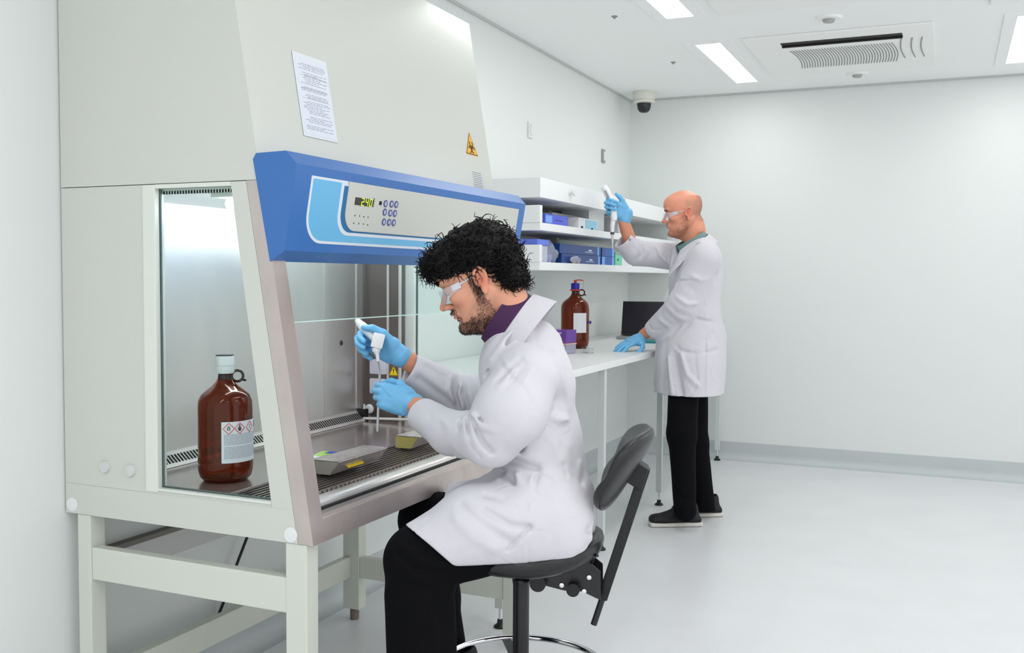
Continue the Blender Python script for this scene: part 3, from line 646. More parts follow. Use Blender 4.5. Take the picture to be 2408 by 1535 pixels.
# ------------------------------------------------------------------ chair
CH = at(1226, 1330, 2.60); chx, chy = CH[0], CH[1]
ch = empty('lab_chair', (chx, chy, 0), 'black swivel lab chair with chrome foot ring under the seated man', 'chair')
def cw(o): return world_child(o, ch)
def ap(px, py, t): return at(px, py, t)
SF = _n((-.97, -.24, 0)); SL = np.array((-SF[1], SF[0], 0)); ZU = np.array((0, 0, 1.))     # chair forward, left
def cpt(f, l, z): return np.array((chx, chy, 0))+SF*f+SL*l+ZU*z
# seat: rounded, saddle-like cushion
SZ = .595
b = MB(); N = 48; rings = []
def outl(a, k=1): 
    c, s = math.cos(a), math.sin(a); return (.195*k*abs(c)**.85*math.copysign(1, c)-.02, .20*k*abs(s)**.85*math.copysign(1, s))
prof = [(.001, -.028), (.55, -.028), (.86, -.024), (.97, -.012), (1.0, .004), (.985, .020), (.92, .031), (.75, .030), (.5, .024), (.25, .020), (.001, .019)]
v = []
for k, z in prof:
    for i in range(N):
        f, l = outl(2*math.pi*i/N, k); zz = SZ-.008+z+(.030*max(0, -(f+.04)/.18)**1.5 if f < -.04 else 0)-(.022*max(0, (f-.05)/.13)**1.6 if f > .05 else 0)
        if z < 0 and f > .05: zz += .012*(f-.05)/.13
        v.append(cpt(f, l, zz))
fc = [(j*N+i, j*N+(i+1) % N, (j+1)*N+(i+1) % N, (j+1)*N+i) for j in range(len(prof)-1) for i in range(N)]
cw(b.add(v, fc).build('seat', VINYL, smooth=True, sharp=0))
# column
cw(MB().cyl(cpt(0, 0, .10), cpt(0, 0, .502), .0215, 28).build('column_tube', BLACKM, smooth=True))
cw(MB().lathe([(.014, .499), (.0225, .499), (.0235, .504), (.0235, .510), (.0215, .513), (.014, .513)], (chx, chy, 0), 28).build('column_collar', BLACKM, smooth=True))
cw(MB().cyl(cpt(0, 0, .49), cpt(0, 0, .552), .0135, 20).build('gas_piston', BLACKM, smooth=True))
# mechanism under the seat, side plates, bolts
fz = lambda px, py: (-(px-1226)/884, 1.30-(py-652)/900)
pl = [fz(*q) for q in ((1250, 1345), (1310, 1342), (1345, 1328), (1385, 1303), (1412, 1325), (1414, 1392), (1372, 1374), (1330, 1374), (1290, 1366), (1255, 1362))]
for l in (-.035, .035):
    n = len(pl); v = [cpt(f, l-.002, z) for f, z in pl]+[cpt(f, l+.002, z) for f, z in pl]
    cw(MB().add(v, [tuple(range(n)), tuple(range(2*n-1, n-1, -1))]+[(i, (i+1) % n, (i+1) % n+n, i+n) for i in range(n)]).build('side_plate', BLACKM))
for f, z in (fz(1387, 1339), fz(1376, 1372), fz(1325, 1361)):
    cw(MB().lathe([(.0001, .006), (.006, .005), (.0075, 0)], n=14).xf(frame(cpt(f, .037, z), SF, ZU, SL)).build('bolt', CHROME, smooth=True))
b = MB()
for f, z, r in ((*fz(1272, 1356), .021), (*fz(1352, 1366), .017)): b.cyl(cpt(f, -.06, z), cpt(f, .06, z), r, 20)
cw(b.build('tilt_knob', BLACKP, smooth=True))
cw(MB().obox(cpt(-.02, 0, .556), SF*.10, SL*.07, ZU*.010, bev=.004).build('mount_plate', BLACKM))
cw(MB().tube([cpt(-.185, .03, .570), cpt(-.20, .075, .605), cpt(-.207, .09, .608)], .004, 8).build('lever', BLACKM, smooth=True))
# back post (angled bar), sleeve and lower rod
c0 = cpt(-.215, 0, .478); pd = _n(SF*-.295+ZU*.955); pn = np.cross(pd, SL)
cw(MB().obox(c0+pd*.175, SL*.020, pn*.013, pd*.180, bev=.004).build('back_post', BLACKP, smooth=True))
cw(MB().tube([c0+pd*.01, c0-pd*.08], .0085, 12).build('post_rod', BLACKM, smooth=True))
# backrest: two-lobed cushion
bc = cpt(-.272, 0, .815); b = MB(); N = 40; M2 = 22; v = []
bu = _n(SF*-.52+ZU*.86); bn = np.cross(SL, bu); bn = bn if bn @ SF > 0 else -bn
HH = .122
for j in range(M2+1):
    u = -1+2*j/M2; hw = .165*(1-abs(u)**3.2)**.5+.002; th = .020*(1-abs(u)**4)**.5+.002
    bulge = .008*math.sin(math.pi*max(0, min(1, (u+1)/.85)))+.010*math.sin(math.pi*max(0, min(1, (u+.15)/1.15)))
    for i in range(N):
        a = 2*math.pi*i/N; c, s = math.cos(a), math.sin(a); w = hw*abs(c)**.7*math.copysign(1, c)
        v.append(bc+bu*(u*HH)+SL*w+bn*(th*abs(s)**.8*math.copysign(1, s)+(bulge if s > 0 else 0)*abs(c)**0+.030*(w/.165)**2))
fc = [(j*N+i, j*N+(i+1) % N, (j+1)*N+(i+1) % N, (j+1)*N+i) for j in range(M2) for i in range(N)]+[tuple(range(N-1, -1, -1)), tuple(range(M2*N, M2*N+N))]
cw(b.add(v, fc).build('backrest', VINYL, smooth=True, sharp=0))
cw(MB().obox(c0+pd*.330+bn*.020, SL*.03, pd*.030, bn*.028, bev=.004).build('back_bracket', BLACKP))
# foot ring with spokes, five-star base and castors
FRZ = .272
cw(MB().tube([cpt(.222*math.cos(a), .222*math.sin(a), FRZ) for a in np.linspace(0, 2*math.pi, 73)[:-1]], .0085, 12, closed=True).build('foot_ring', CHROME, smooth=True))
for k in range(4):
    a = math.radians(20+90*k); d = SF*math.cos(a)+SL*math.sin(a); cw(MB().obox(cpt(0, 0, FRZ-.004)+d*.118, d*.098, np.cross(d, ZU)*.012, ZU*.003).build('spoke', BLACKM))
cw(MB().cyl(cpt(0, 0, FRZ-.03), cpt(0, 0, FRZ+.02), .032, 24).build('ring_hub', BLACKP, smooth=True))
for k in range(5):
    a = math.radians(10+72*k); d = SF*math.cos(a)+SL*math.sin(a); w_ = np.cross(d, ZU)
    cw(MB().obox(cpt(0, 0, .082)+d*.16, d*.14, w_*.018, ZU*.012, bev=.004).build('base_arm', BLACKP))
    cw(MB().cyl(cpt(0, 0, .027)+d*.285-w_*.022, cpt(0, 0, .027)+d*.285+w_*.022, .027, 20).cyl(cpt(0, 0, .03)+d*.285, cpt(0, 0, .08)+d*.285, .006, 8).build('castor', BLACKP, smooth=True))
# ------------------------------------------------------------------ soft shapes (distance fields turned into one surface)
class Field:
    def __init__(s, lo, hi, h):
        s.lo = np.array(lo, float); s.h = h; n = np.ceil((np.array(hi)-s.lo)/h).astype(int)+1
        s.ax = [(s.lo[i]+h*np.arange(n[i])).astype(np.float32) for i in range(3)]; s.d = np.full(n, .06, np.float32)
    def win(s, lo, hi):
        sl = []
        for i in range(3):
            a = int(max(0, math.floor((lo[i]-s.lo[i])/s.h))); b = int(min(len(s.ax[i]), math.ceil((hi[i]-s.lo[i])/s.h)+1)); sl.append(slice(a, max(a, b)))
        return tuple(sl)
    def P(s, w): return (s.ax[0][w[0]][:, None, None], s.ax[1][w[1]][None, :, None], s.ax[2][w[2]][None, None, :])
    def op(s, prim, k=.01, mode='u'):
        fn, lo, hi = prim; m = k+.03; w = s.win(np.array(lo)-m, np.array(hi)+m)
        if any(q.stop <= q.start for q in w): return s
        v = fn(*s.P(w)).astype(np.float32); a = s.d[w]
        if mode == 'u': h = np.clip(.5+.5*(v-a)/k, 0, 1); s.d[w] = v*(1-h)+a*h-k*h*(1-h)
        elif mode == 's': v = -v; h = np.clip(.5-.5*(v-a)/k, 0, 1); s.d[w] = v*(1-h)+a*h+k*h*(1-h)
        return s
    def add(s, prim, k=.01): return s.op(prim, k)
    def cut(s, prim, k=.004): return s.op(prim, k, 's')
    def plane(s, p, n, lo=None, hi=None, k=.004):
        """remove everything on the side n points to (inside the window)"""
        n = _n(n); w = s.win(lo if lo is not None else s.lo-1, hi if hi is not None else s.lo+99)
        X, Y, Z = s.P(w); v = ((X-p[0])*n[0]+(Y-p[1])*n[1]+(Z-p[2])*n[2]).astype(np.float32); a = s.d[w]
        h = np.clip(.5-.5*(v-a)/k, 0, 1); s.d[w] = v*(1-h)+a*h+k*h*(1-h); return s
    def stroke(s, pts, r, amp, view=None, flat=.35):
        """a groove (amp>0) or ridge (amp<0) following a polyline of world points"""
        pts = [np.array(p, float) for p in pts]; lo = np.min(pts, 0)-3*r/flat; hi = np.max(pts, 0)+3*r/flat; w = s.win(lo, hi)
        X, Y, Z = s.P(w); best = None; vd = _n(view) if view is not None else None
        for a, b in zip(pts[:-1], pts[1:]):
            ab = b-a; L = ab @ ab+1e-9; px, py, pz = X-a[0], Y-a[1], Z-a[2]; t = np.clip((px*ab[0]+py*ab[1]+pz*ab[2])/L, 0, 1)
            qx, qy, qz = px-t*ab[0], py-t*ab[1], pz-t*ab[2]; q2 = qx*qx+qy*qy+qz*qz
            if vd is not None: c = qx*vd[0]+qy*vd[1]+qz*vd[2]; q2 = q2-(1-flat*flat)*c*c
            best = q2 if best is None else np.minimum(best, q2)
        s.d[w] += (amp*np.exp(-best/(r*r))).astype(np.float32); return s
    def wobble(s, amp, freq, seed=0, lo=None, hi=None, st=(1, 1, 1)):
        R = np.random.RandomState(seed); w = s.win(lo if lo is not None else s.lo-1, hi if hi is not None else s.lo+99); X, Y, Z = s.P(w); v = 0
        for i in range(7):
            k = R.normal(size=3); k = k/np.linalg.norm(k)*freq*(.6+.9*R.rand())*np.array(st); v = v+np.sin(X*k[0]+Y*k[1]+Z*k[2]+R.rand()*6.28)/(1+.3*i)
        s.d[w] += (amp*v/3).astype(np.float32); return s
    def like(s): F = Field.__new__(Field); F.lo, F.h, F.ax = s.lo, s.h, s.ax; F.d = np.full(s.d.shape, .06, np.float32); return F
    def merge(s, o, k=.01):
        h = np.clip(.5+.5*(o.d-s.d)/k, 0, 1); s.d = (o.d*(1-h)+s.d*h-k*h*(1-h)).astype(np.float32); return s
    def hollow(s, p, d, r, depth=.05, window=.12):
        """open end of a sleeve: cut square at p (d points out of the opening) and drill a hole of radius r"""
        p = np.array(p); d = _n(d); s.plane(p, d, lo=p-window, hi=p+window, k=.002); s.cut(cone(p+d*.03, p-d*depth, r, r), .003); return s
    def crease(s, amp, freq, seed=0, width=.3, st=(1, 1, 1), lo=None, hi=None):
        """thin wandering creases, as in crumpled cotton"""
        R = np.random.RandomState(seed); w = s.win(lo if lo is not None else s.lo-1, hi if hi is not None else s.lo+99); X, Y, Z = s.P(w); v = 0; m = 0
        for i in range(6):
            k = R.normal(size=3); k = k/np.linalg.norm(k)*freq*(.5+R.rand())*np.array(st); k2 = R.normal(size=3)*freq*.45
            v = v+np.sin(X*k[0]+Y*k[1]+Z*k[2]+R.rand()*6.28+.8*np.sin(X*k2[0]+Y*k2[1]+Z*k2[2])); m = m+np.sin(X*k2[1]+Y*k2[2]+Z*k2[0]+i)
        s.d[w] += (amp*np.exp(-(v/width)**2)*np.clip(.35+m*.35, 0, 1)-amp*.6*np.exp(-((v-width*2.2)/(width*1.6))**2)*np.clip(.35+m*.35, 0, 1)).astype(np.float32); return s
    def blur(s, n=1):
        for _ in range(n):
            for a in range(3):
                d = s.d; u = np.roll(d, 1, a); l = np.roll(d, -1, a); s.d = (.25*u+.5*d+.25*l).astype(np.float32)
        return s
    def verts(s):
        g = vdb.FloatGrid(.06); g.copyFromArray(np.ascontiguousarray(np.clip(s.d, -.06, .06))); p, q = g.convertToQuads(0.0)
        return s.lo+p.astype(float)*s.h, q
    def build(s, name, m, parent=None, tint=None):
        v, q = s.verts(); q = q[:, ::-1] if FLIP else q
        me = bpy.data.meshes.new(name); me.vertices.add(len(v)); me.vertices.foreach_set('co', v.astype(np.float32).ravel())
        me.loops.add(q.size); me.loops.foreach_set('vertex_index', q.astype(np.int32).ravel()); me.polygons.add(len(q)); me.polygons.foreach_set('loop_start', np.arange(0, q.size, 4, dtype=np.int32))
        me.update(calc_edges=True); me.validate(); me.shade_smooth(); me.materials.append(m)
        if tint is not None:
            c = me.color_attributes.new('tint', 'FLOAT_COLOR', 'POINT'); cc = tint(v); c.data.foreach_set('color', np.concatenate([cc, np.ones((len(cc), 1))], 1).astype(np.float32).ravel())
        o = bpy.data.objects.new(name, me); return link(o, parent)
FLIP = False
def cone(a, b, ra, rb, sq=None, sd=None):
    a = np.array(a, float); b = np.array(b, float); ab = b-a; L = ab @ ab+1e-9; r = max(ra, rb)
    def fn(X, Y, Z):
        px, py, pz = X-a[0], Y-a[1], Z-a[2]; t = np.clip((px*ab[0]+py*ab[1]+pz*ab[2])/L, 0, 1)
        qx, qy, qz = px-t*ab[0], py-t*ab[1], pz-t*ab[2]; q2 = qx*qx+qy*qy+qz*qz
        if sq is not None: c = qx*sd[0]+qy*sd[1]+qz*sd[2]; q2 = q2+(sq*sq-1)*c*c       # squash along sd
        return np.sqrt(q2)-(ra+(rb-ra)*t)
    return fn, np.minimum(a, b)-r, np.maximum(a, b)+r
def ell(c, r, ax=None):
    c = np.array(c, float); A = np.array(ax, float) if ax is not None else np.eye(3); R = max(r)
    def fn(X, Y, Z):
        px, py, pz = X-c[0], Y-c[1], Z-c[2]; k0 = 0; k1 = 0
        for i in range(3):
            u = (px*A[i][0]+py*A[i][1]+pz*A[i][2]); k0 = k0+(u/r[i])**2; k1 = k1+(u/r[i]**2)**2
        k0 = np.sqrt(k0)+1e-6; return k0*(k0-1)/(np.sqrt(k1)+1e-6)
    return fn, c-R, c+R
def rbox(c, h, ax, rad):
    c = np.array(c, float); A = np.array(ax, float); R = float(np.linalg.norm(h))+rad
    def fn(X, Y, Z):
        px, py, pz = X-c[0], Y-c[1], Z-c[2]; q = [np.abs(px*A[i][0]+py*A[i][1]+pz*A[i][2])-(h[i]-rad) for i in range(3)]
        o = np.sqrt(sum(np.maximum(k, 0)**2 for k in q)); return o+np.minimum(np.maximum(q[0], np.maximum(q[1], q[2])), 0)-rad
    return fn, c-R, c+R
# ---- head in its own frame: x forward, y left, z up from the chin; scaled and placed by M (4x4 numpy)
HZ = np.array([-.02, -.005, .0, .012, .03, .05, .075, .10, .12, .14, .16, .18, .20, .215, .228, .236])
HF = np.array([.030, .056, .068, .079, .079, .076, .077, .076, .074, .083, .087, .083, .066, .040, .012, -.02])
HB = np.array([.000, -.005, -.010, -.018, -.028, -.040, -.058, -.076, -.086, -.092, -.093, -.090, -.074, -.060, -.040, -.024])
HW = np.array([.012, .024, .030, .039, .047, .053, .058, .064, .068, .071, .0735, .073, .058, .040, .02, .008])
class Head:
    def __init__(s, M, k, bald=False, beardless=False, sgn=1):
        s.M = M; s.k = k; s.Mi = np.linalg.inv(M)
    def W(s, x, y, z): return (s.M @ np.array([x*s.k, y*s.k, z*s.k, 1]))[:3]
    def D(s, x, y, z): return s.M[:3, :3] @ np.array([x, y, z])
    def L(s, v): q = (np.asarray(v) @ s.Mi[:3, :3].T+s.Mi[:3, 3])/s.k; return q
    def c(s, a, b, ra, rb): return cone(s.W(*a), s.W(*b), ra*s.k, rb*s.k)
    def e(s, c, r, rot=None):
        A = s.M[:3, :3].T if rot is None else rot @ s.M[:3, :3].T
        return ell(s.W(*c), [q*s.k for q in r], A)
    def base(s):
        Mi = s.Mi; k = s.k; lo = np.min([s.W(a, b, c) for a in (-.12, .11) for b in (-.09, .09) for c in (-.03, .25)], 0); hi = np.max([s.W(a, b, c) for a in (-.12, .11) for b in (-.09, .09) for c in (-.03, .25)], 0)
        def fn(X, Y, Z):
            l = [(Mi[i, 0]*X+Mi[i, 1]*Y+Mi[i, 2]*Z+Mi[i, 3])/k for i in range(3)]; z = np.clip(l[2], -.02, .236)
            f = np.interp(z, HZ, HF); b = np.interp(z, HZ, HB); w = np.interp(z, HZ, HW); xc = np.where(z < .06, (f+b)/2, b*.45+f*.55-.012); xc = (f+b)/2
            a = (f-b)/2; r = (np.abs((l[0]-xc)/a)**2.25+np.abs(l[1]/w)**2.25)**(1/2.25)
            return np.maximum((r-1)*np.minimum(a, w)*.9*k+np.abs(l[2]-z)*k, (l[2]-.188)*k)
        return fn, lo, hi
    def field(s, h, neck_to, neck_r=.058, eyes_closed=True, extra=None, ear_y=.074):
        pts = [s.W(a, b, c) for a in (-.13, .13) for b in (-.1, .1) for c in (-.04, .26)]+[np.array(neck_to)-.07, np.array(neck_to)+.07]
        F = Field(np.min(pts, 0), np.max(pts, 0), h); F.add(s.base(), .004); F.blur(3)
        F.add(s.e((-.008, 0, .152), (.084, .073, .078)), .03); F.add(s.e((.036, 0, .166), (.053, .060, .048)), .02)                                  # cranium
        F.add(cone(s.W(-.040, 0, .055), neck_to, neck_r*1.0, neck_r*1.08), .02)
        F.add(s.c((-.01, 0, .02), (-.045, 0, .03), .032, .045), .03)
        for y in (-1, 1):
            F.add(s.c((.022, y*.049, .035), (-.030, y*.060, .075), .012, .012), .03)             # jaw
            F.add(s.e((.052, y*.045, .092), (.022, .018, .016)), .02)                            # cheekbone
            F.add(s.e((.075, y*.026, .139), (.014, .026, .0075)), .012)                          # brow
            F.cut(s.e((.088, y*.033, .117), (.017, .017, .0125)), .012)                          # socket
            F.add(s.e((.0655, y*.032, .117), (.0138, .0140, .0130)), .004)                        # lids over the eyeball
        F.add(s.c((.079, 0, .126), (.106, 0, .087), .0060, .0072), .009)                         # nose
        F.add(s.e((.104, 0, .085), (.0088, .0090, .0080)), .006)
        for y in (-1, 1):
            F.add(s.e((.092, y*.0125, .082), (.0115, .0070, .0078)), .005)
            F.cut(s.e((.096, y*.0065, .0745), (.006, .0034, .004)), .003)
        F.add(s.e((.076, 0, .058), (.014, .026, .018)), .012)                                    # mouth mound
        F.add(s.e((.086, 0, .0615), (.0065, .021, .0048)), .004); F.add(s.e((.084, 0, .0515), (.0075, .018, .0055)), .004)
        F.cut(s.e((.094, 0, .0565), (.008, .024, .0012)), .003)
        F.add(s.e((.074, 0, .018), (.015, .019, .014)), .014)                                    # chin
        F.cut(s.e((.090, 0, .039), (.008, .02, .005)), .008)
        for y in (-1, 1):                                                                        # ears
            ex, ey, ez = -.020, y*ear_y, .105
            F.add(s.e((ex, ey, ez), (.014, .007, .026), None), .006)
            rim = [(ex+.0145*math.cos(a)+.003*math.sin(a), ey+y*(.006+.004*math.cos(a-2.4)), ez+.006+.024*math.sin(a)) for a in np.linspace(-.5, 3.9, 15)]
            rim = [(2*ex-p[0], p[1], p[2]) for p in rim][::1]
            for a, b in zip(rim[:-1], rim[1:]): F.add(s.c(a, b, .0034, .0034), .003)
            F.add(s.e((ex+.003, ey+y*.004, ez-.026), (.0075, .0045, .010)), .005)                # lobe
            F.cut(s.e((ex+.003, ey+y*.012, ez+.003), (.0078, .010, .014)), .003)
            F.add(s.e((ex+.013, ey+y*.003, ez-.003), (.004, .0045, .006)), .003)                 # tragus
        if extra: extra(F)
        return F
def tint_of(base, spots):
    """base colour with soft coloured regions: (local centre, radii, colour, strength)"""
    def fn(v, H=None):
        L = H.L(v); c = np.tile(np.array(s2l(base)), (len(v), 1))
        for ctr, rad, col, st_ in spots:
            q = np.sqrt((((L-np.array(ctr))/np.array(rad))**2).sum(1)); w = np.clip(1.35-q, 0, 1)**1.5*st_; w = np.minimum(w, st_)[:, None]
            c = c*(1-w)+np.array(s2l(col))*w
        return c
    return fn
def strands(name, m, parent, roots, dirs, length, r0, curl=0, cf=3.0, seed=0, seg=8, grav=None, sides=3, flat=0):
    """many tapered hairs in one mesh; each starts at a root and curls about its own direction"""
    R = np.random.RandomState(seed); n = len(roots); roots = np.asarray(roots); dirs = np.asarray(dirs)
    L = length*(.65+.7*R.rand(n))[:, None]; u = np.cross(dirs, R.normal(size=(n, 3))); u /= np.linalg.norm(u, axis=1)[:, None]+1e-9; w = np.cross(dirs, u)
    V = []; t = np.linspace(0, 1, seg+1); ph = R.rand(n)*6.28; cr = curl*(.5+R.rand(n)); f = cf*(.7+.6*R.rand(n))*R.choice([-1, 1], n)
    C = []
    for q in t:
        a = ph+f*q*6.28; o = (cr*min(1, q*3))[:, None]*((np.cos(a)-np.cos(ph))[:, None]*u+(np.sin(a)-np.sin(ph))[:, None]*w)
        p = roots+dirs*L*q+o
        if grav is not None: p = p+np.array(grav)*(q*q)*L
        C.append(p)
    C = np.array(C); verts = np.zeros((seg+1, n, sides, 3))
    for i in range(seg+1):
        d = C[min(i+1, seg)]-C[max(i-1, 0)]; d /= np.linalg.norm(d, axis=1)[:, None]+1e-9; a1 = np.cross(d, (0.31, .5, .81)); a1 /= np.linalg.norm(a1, axis=1)[:, None]+1e-9; a2 = np.cross(d, a1)
        rr = r0*(1-.75*t[i])
        for k in range(sides): verts[i, :, k] = C[i]+rr*(math.cos(2*math.pi*k/sides)*a1+math.sin(2*math.pi*k/sides)*a2)
    idx = np.arange((seg+1)*n*sides).reshape(seg+1, n, sides); Q = []
    for k in range(sides): Q.append(np.stack([idx[:-1, :, k], idx[:-1, :, (k+1) % sides], idx[1:, :, (k+1) % sides], idx[1:, :, k]], -1).reshape(-1, 4))
    q = np.concatenate(Q); v = verts.reshape(-1, 3)
    me = bpy.data.meshes.new(name); me.vertices.add(len(v)); me.vertices.foreach_set('co', v.astype(np.float32).ravel()); me.loops.add(q.size); me.loops.foreach_set('vertex_index', q.astype(np.int32).ravel())
    me.polygons.add(len(q)); me.polygons.foreach_set('loop_start', np.arange(0, q.size, 4, dtype=np.int32)); me.update(calc_edges=True); me.shade_smooth(); me.materials.append(m)
    return link(bpy.data.objects.new(name, me), parent)
def join_into(a, bs):
    """merge meshes bs into a (all share one coordinate frame)"""
    bm = bmesh.new(); bm.from_mesh(a.data)
    for b in bs: bm.from_mesh(b.data); bpy.data.objects.remove(b)
    bm.to_mesh(a.data); bm.free(); return a
# ---- hand: wrist point, u toward the fingers, n out of the back of the hand; side +1 if the thumb lies along +cross(u, n)
def hand_field(wrist, u, n, side, fingers, thumb, h=.0016, k=1.0, cuff=None, flare=.0, palm_r=.0):
    u = _n(u); n = np.array(n, float); n = _n(n-u*(n @ u)); v = np.cross(u, n)*side; W = np.array(wrist, float)
    P = lambda a, b, c: W+(u*a+v*b+n*c)*k
    pts = [P(a, b, c) for a in (-.05, .20) for b in (-.08, .09) for c in (-.10, .06)]
    if cuff is not None: pts.append(np.array(cuff)-.05); pts.append(np.array(cuff)+.05)
    F = Field(np.min(pts, 0), np.max(pts, 0), h); ax = [u, v, n]
    F.add(rbox(P(.052, .0, 0), [.044*k, .040*k, .0145*k], ax, .0135*k), .004)
    F.add(cone(P(-.005, 0, 0), P(.03, .0, 0), .029*k, .033*k, 1.45, n), .02)
    F.add(cone(P(.02, .022, -.010), P(.05, .026, -.012), .016*k, .014*k), .012)
    F.add(cone(P(.02, -.022, -.008), P(.06, -.026, -.006), .014*k, .012*k), .012)
    if cuff is not None: F.add(cone(P(-.002, 0, 0), cuff, .030*k, (.030+flare)*k), .01)
    Ls = [(.046, .027, .021), (.050, .031, .022), (.046, .029, .021), (.036, .022, .019)]; Rs = [.0100, .0103, .0098, .0088]; Bs = [.028, .0095, -.0095, -.0275]; Us = [.090, .095, .090, .080]
    tips = []
    for i, (b1, b2, b3, sp) in enumerate(fingers):
        p = P(Us[i], Bs[i], .001); d0 = u*math.cos(sp)+v*math.sin(sp); ang = 0; r = Rs[i]*k
        F.add(cone(P(Us[i]-.03, Bs[i]*.85, .001), p, r*1.05, r*1.1), .008)
        for j, b in enumerate((b1, b2, b3)):
            ang += b; d = d0*math.cos(ang)-n*math.sin(ang); q = p+d*Ls[i][j]*k; F.add(cone(p, q, r*(1-.06*j), r*(.94-.07*j)), .0035); p = q
        tips.append(p)
    p = P(.018, .030, -.008); r = .0125*k
    for j, (du, dv, dn, L) in enumerate(thumb):
        d = _n(u*du+v*dv+n*dn); q = p+d*L*k; F.add(cone(p, q, r*(1.08-.1*j), r*(.98-.12*j)), .006 if j else .014); p = q
    F.tips = tips+[p]; F.hp = P; return F
# ---- sheet collar standing round a neck
def collar(name, m, parent, c, front, left, up, rf, rl, h, flare, gap=.5, th=.0022, point=0, lean=0, n=60):
    c, front, left, up = (np.array(q, float) for q in (c, front, left, up)); v = []
    for i in range(n+1):
        a = gap+(2*math.pi-2*gap)*i/n; rad = front*math.cos(a)*1.0+left*math.sin(a); e = min(i, n-i)/n; hh = h*(1+point*max(0, 1-e*6))
        for dr, dz in ((0, 0), (th, .0), (flare+th, -hh), (flare, -hh)):
            v.append(c+front*math.cos(a)*(rf+dr)+left*math.sin(a)*(rl+dr)+up*(dz+lean*math.cos(a)))
    f = [(4*i+k, 4*i+4+k, 4*i+4+(k+1) % 4, 4*i+(k+1) % 4) for i in range(n) for k in range(4)]+[(0, 1, 2, 3), (4*n+3, 4*n+2, 4*n+1, 4*n)]
    return meshobj(name, v, f, m, parent, smooth=True, sharp=50)
# ------------------------------------------------------------------ people: shared materials
SKIN = mat('skin', (205, 150, 122), .48, spec=.35, bump=.15, bscale=420, dist=.0006, attr=True, var=.05, vscale=40)
COAT = mat('coat_cotton', (209, 208, 214), .9, spec=.1, bump=.35, bscale=30, dist=.006, sheen=.1)
COATS = mat('coat_seam', (214, 215, 224), .85, spec=.15)
GLOVE = mat('nitrile_blue', (112, 182, 226), .38, spec=.45, bump=.4, bscale=75, dist=.0022, stretch=(1, 1, 1))
TROU = mat('black_cloth', (9, 9, 13), .85, spec=.12, bump=.3, bscale=22, dist=.006)
HAIR = mat('hair_black', (13, 10, 10), .5, spec=.3)
BEARD = mat('beard_brown', (46, 32, 28), .55)
SHOE = mat('shoe_black', (14, 14, 18), .6); SOLE = mat('sole_white', (214, 212, 205), .5)
LENS = mat('lens_clear', (232, 236, 246), .05, alpha=.2, spec=1.0); FRAMEC = mat('temple_clear', (225, 228, 238), .12, alpha=.6)
EYE = mat('eye_white', (225, 220, 215), .2); IRIS = mat('iris_brown', (50, 32, 22), .2)
# ================================================================== seated man
man = empty('person', (chx, chy, 0), 'seated person with curly black hair, white lab coat and blue gloves holding a pipette', 'person')
def mw_(o): return world_child(o, man)
A_ = at
HF_ = _n((-.955, -.297, 0)); HL = np.array((-HF_[1], HF_[0], 0)); pit = math.radians(25)
hx = HF_*math.cos(pit)-ZU*math.sin(pit); hz = HF_*math.sin(pit)+ZU*math.cos(pit)
HO = A_(1167, 757, 2.55); HM = np.eye(4); HM[:3, 0] = hx; HM[:3, 1] = HL; HM[:3, 2] = hz; HM[:3, 3] = HO
H = Head(HM, 1.05); NB_ = A_(1213, 800, 2.60)
HFld = H.field(.0024, NB_, .056)
spots = [((.02, .04, .01), (.06, .04, .03), (120, 90, 78), .55), ((.0, .06, .085), (.013, .02, .045), (70, 48, 42), .85), ((.087, 0, .068), (.014, .030, .008), (90, 60, 52), .7), ((.085, 0, .0565), (.010, .022, .008), (150, 72, 68), .8), ((.100, 0, .084), (.014, .016, .014), (205, 108, 92), .55), ((-.02, .078, .105), (.022, .02, .034), (206, 96, 82), .55), ((-.020, .088, .108), (.009, .012, .012), (110, 52, 44), .8), ((-.02, -.078, .105), (.022, .02, .034), (206, 96, 82), .5), ((.06, .045, .08), (.03, .03, .025), (212, 120, 98), .35), ((.06, -.045, .08), (.03, .03, .025), (212, 120, 98), .3), ((.072, .032, .117), (.012, .016, .010), (150, 100, 88), .5), ((-.05, 0, .06), (.03, .09, .05), (196, 132, 108), .3),  # the darkest ear spot puts the shade of the ear hollow into the tint
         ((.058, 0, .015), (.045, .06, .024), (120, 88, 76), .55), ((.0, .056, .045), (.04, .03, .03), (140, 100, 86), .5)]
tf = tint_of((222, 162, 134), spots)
body = HFld.build('body', SKIN, None, tint=lambda v: tf(v, H))
cN = A_(1196, 752, 2.575); d_ = A_(1240, 698, 2.60)-A_(1140, 800, 2.60); d_ = -_n(d_-HL*(d_ @ HL)); cu = np.cross(d_, HL); cu = cu if cu[2] > 0 else -cu
# forearms between sleeve and glove, plus the trunk and legs hidden under the clothes (coarser)
N_W = A_(968, 949, 2.70); N_E = A_(1150, 1062, 2.45); F_W = A_(936, 832, 2.80); F_E = A_(1090, 937, 2.85)
B = Field(A_(1230, 1500, 2.6)-np.array((.75, .6, .25)), A_(1230, 760, 2.6)+np.array((.5, .6, .05)), .006)
def torso(F, g=0, k=.05):
    BF = _n((-.98, -.2, 0)); BL = np.array((-BF[1], BF[0], 0)); up = lambda a: _n(BF*a+ZU)
    def E(px, py, t, rf, rl, ru, tilt): u = up(tilt); f = _n(BF-u*(BF @ u)); F.add(ell(A_(px, py, t), (rf+g, rl+g, ru+g), (f, BL, u)), k)
    E(1276, 1215, 2.62, .112, .175, .15, .0); E(1274, 1080, 2.61, .103, .160, .19, .1); E(1240, 945, 2.60, .098, .170, .17, .2); E(1222, 862, 2.60, .082, .160, .10, .35)
torso(B, -.042)
B.plane(cN-cu*.04, cu, lo=cN-.2, hi=cN+.2)
for p in ((N_W, N_E), (F_W, F_E)): B.add(cone(p[0], p[1], .026, .036), .02)
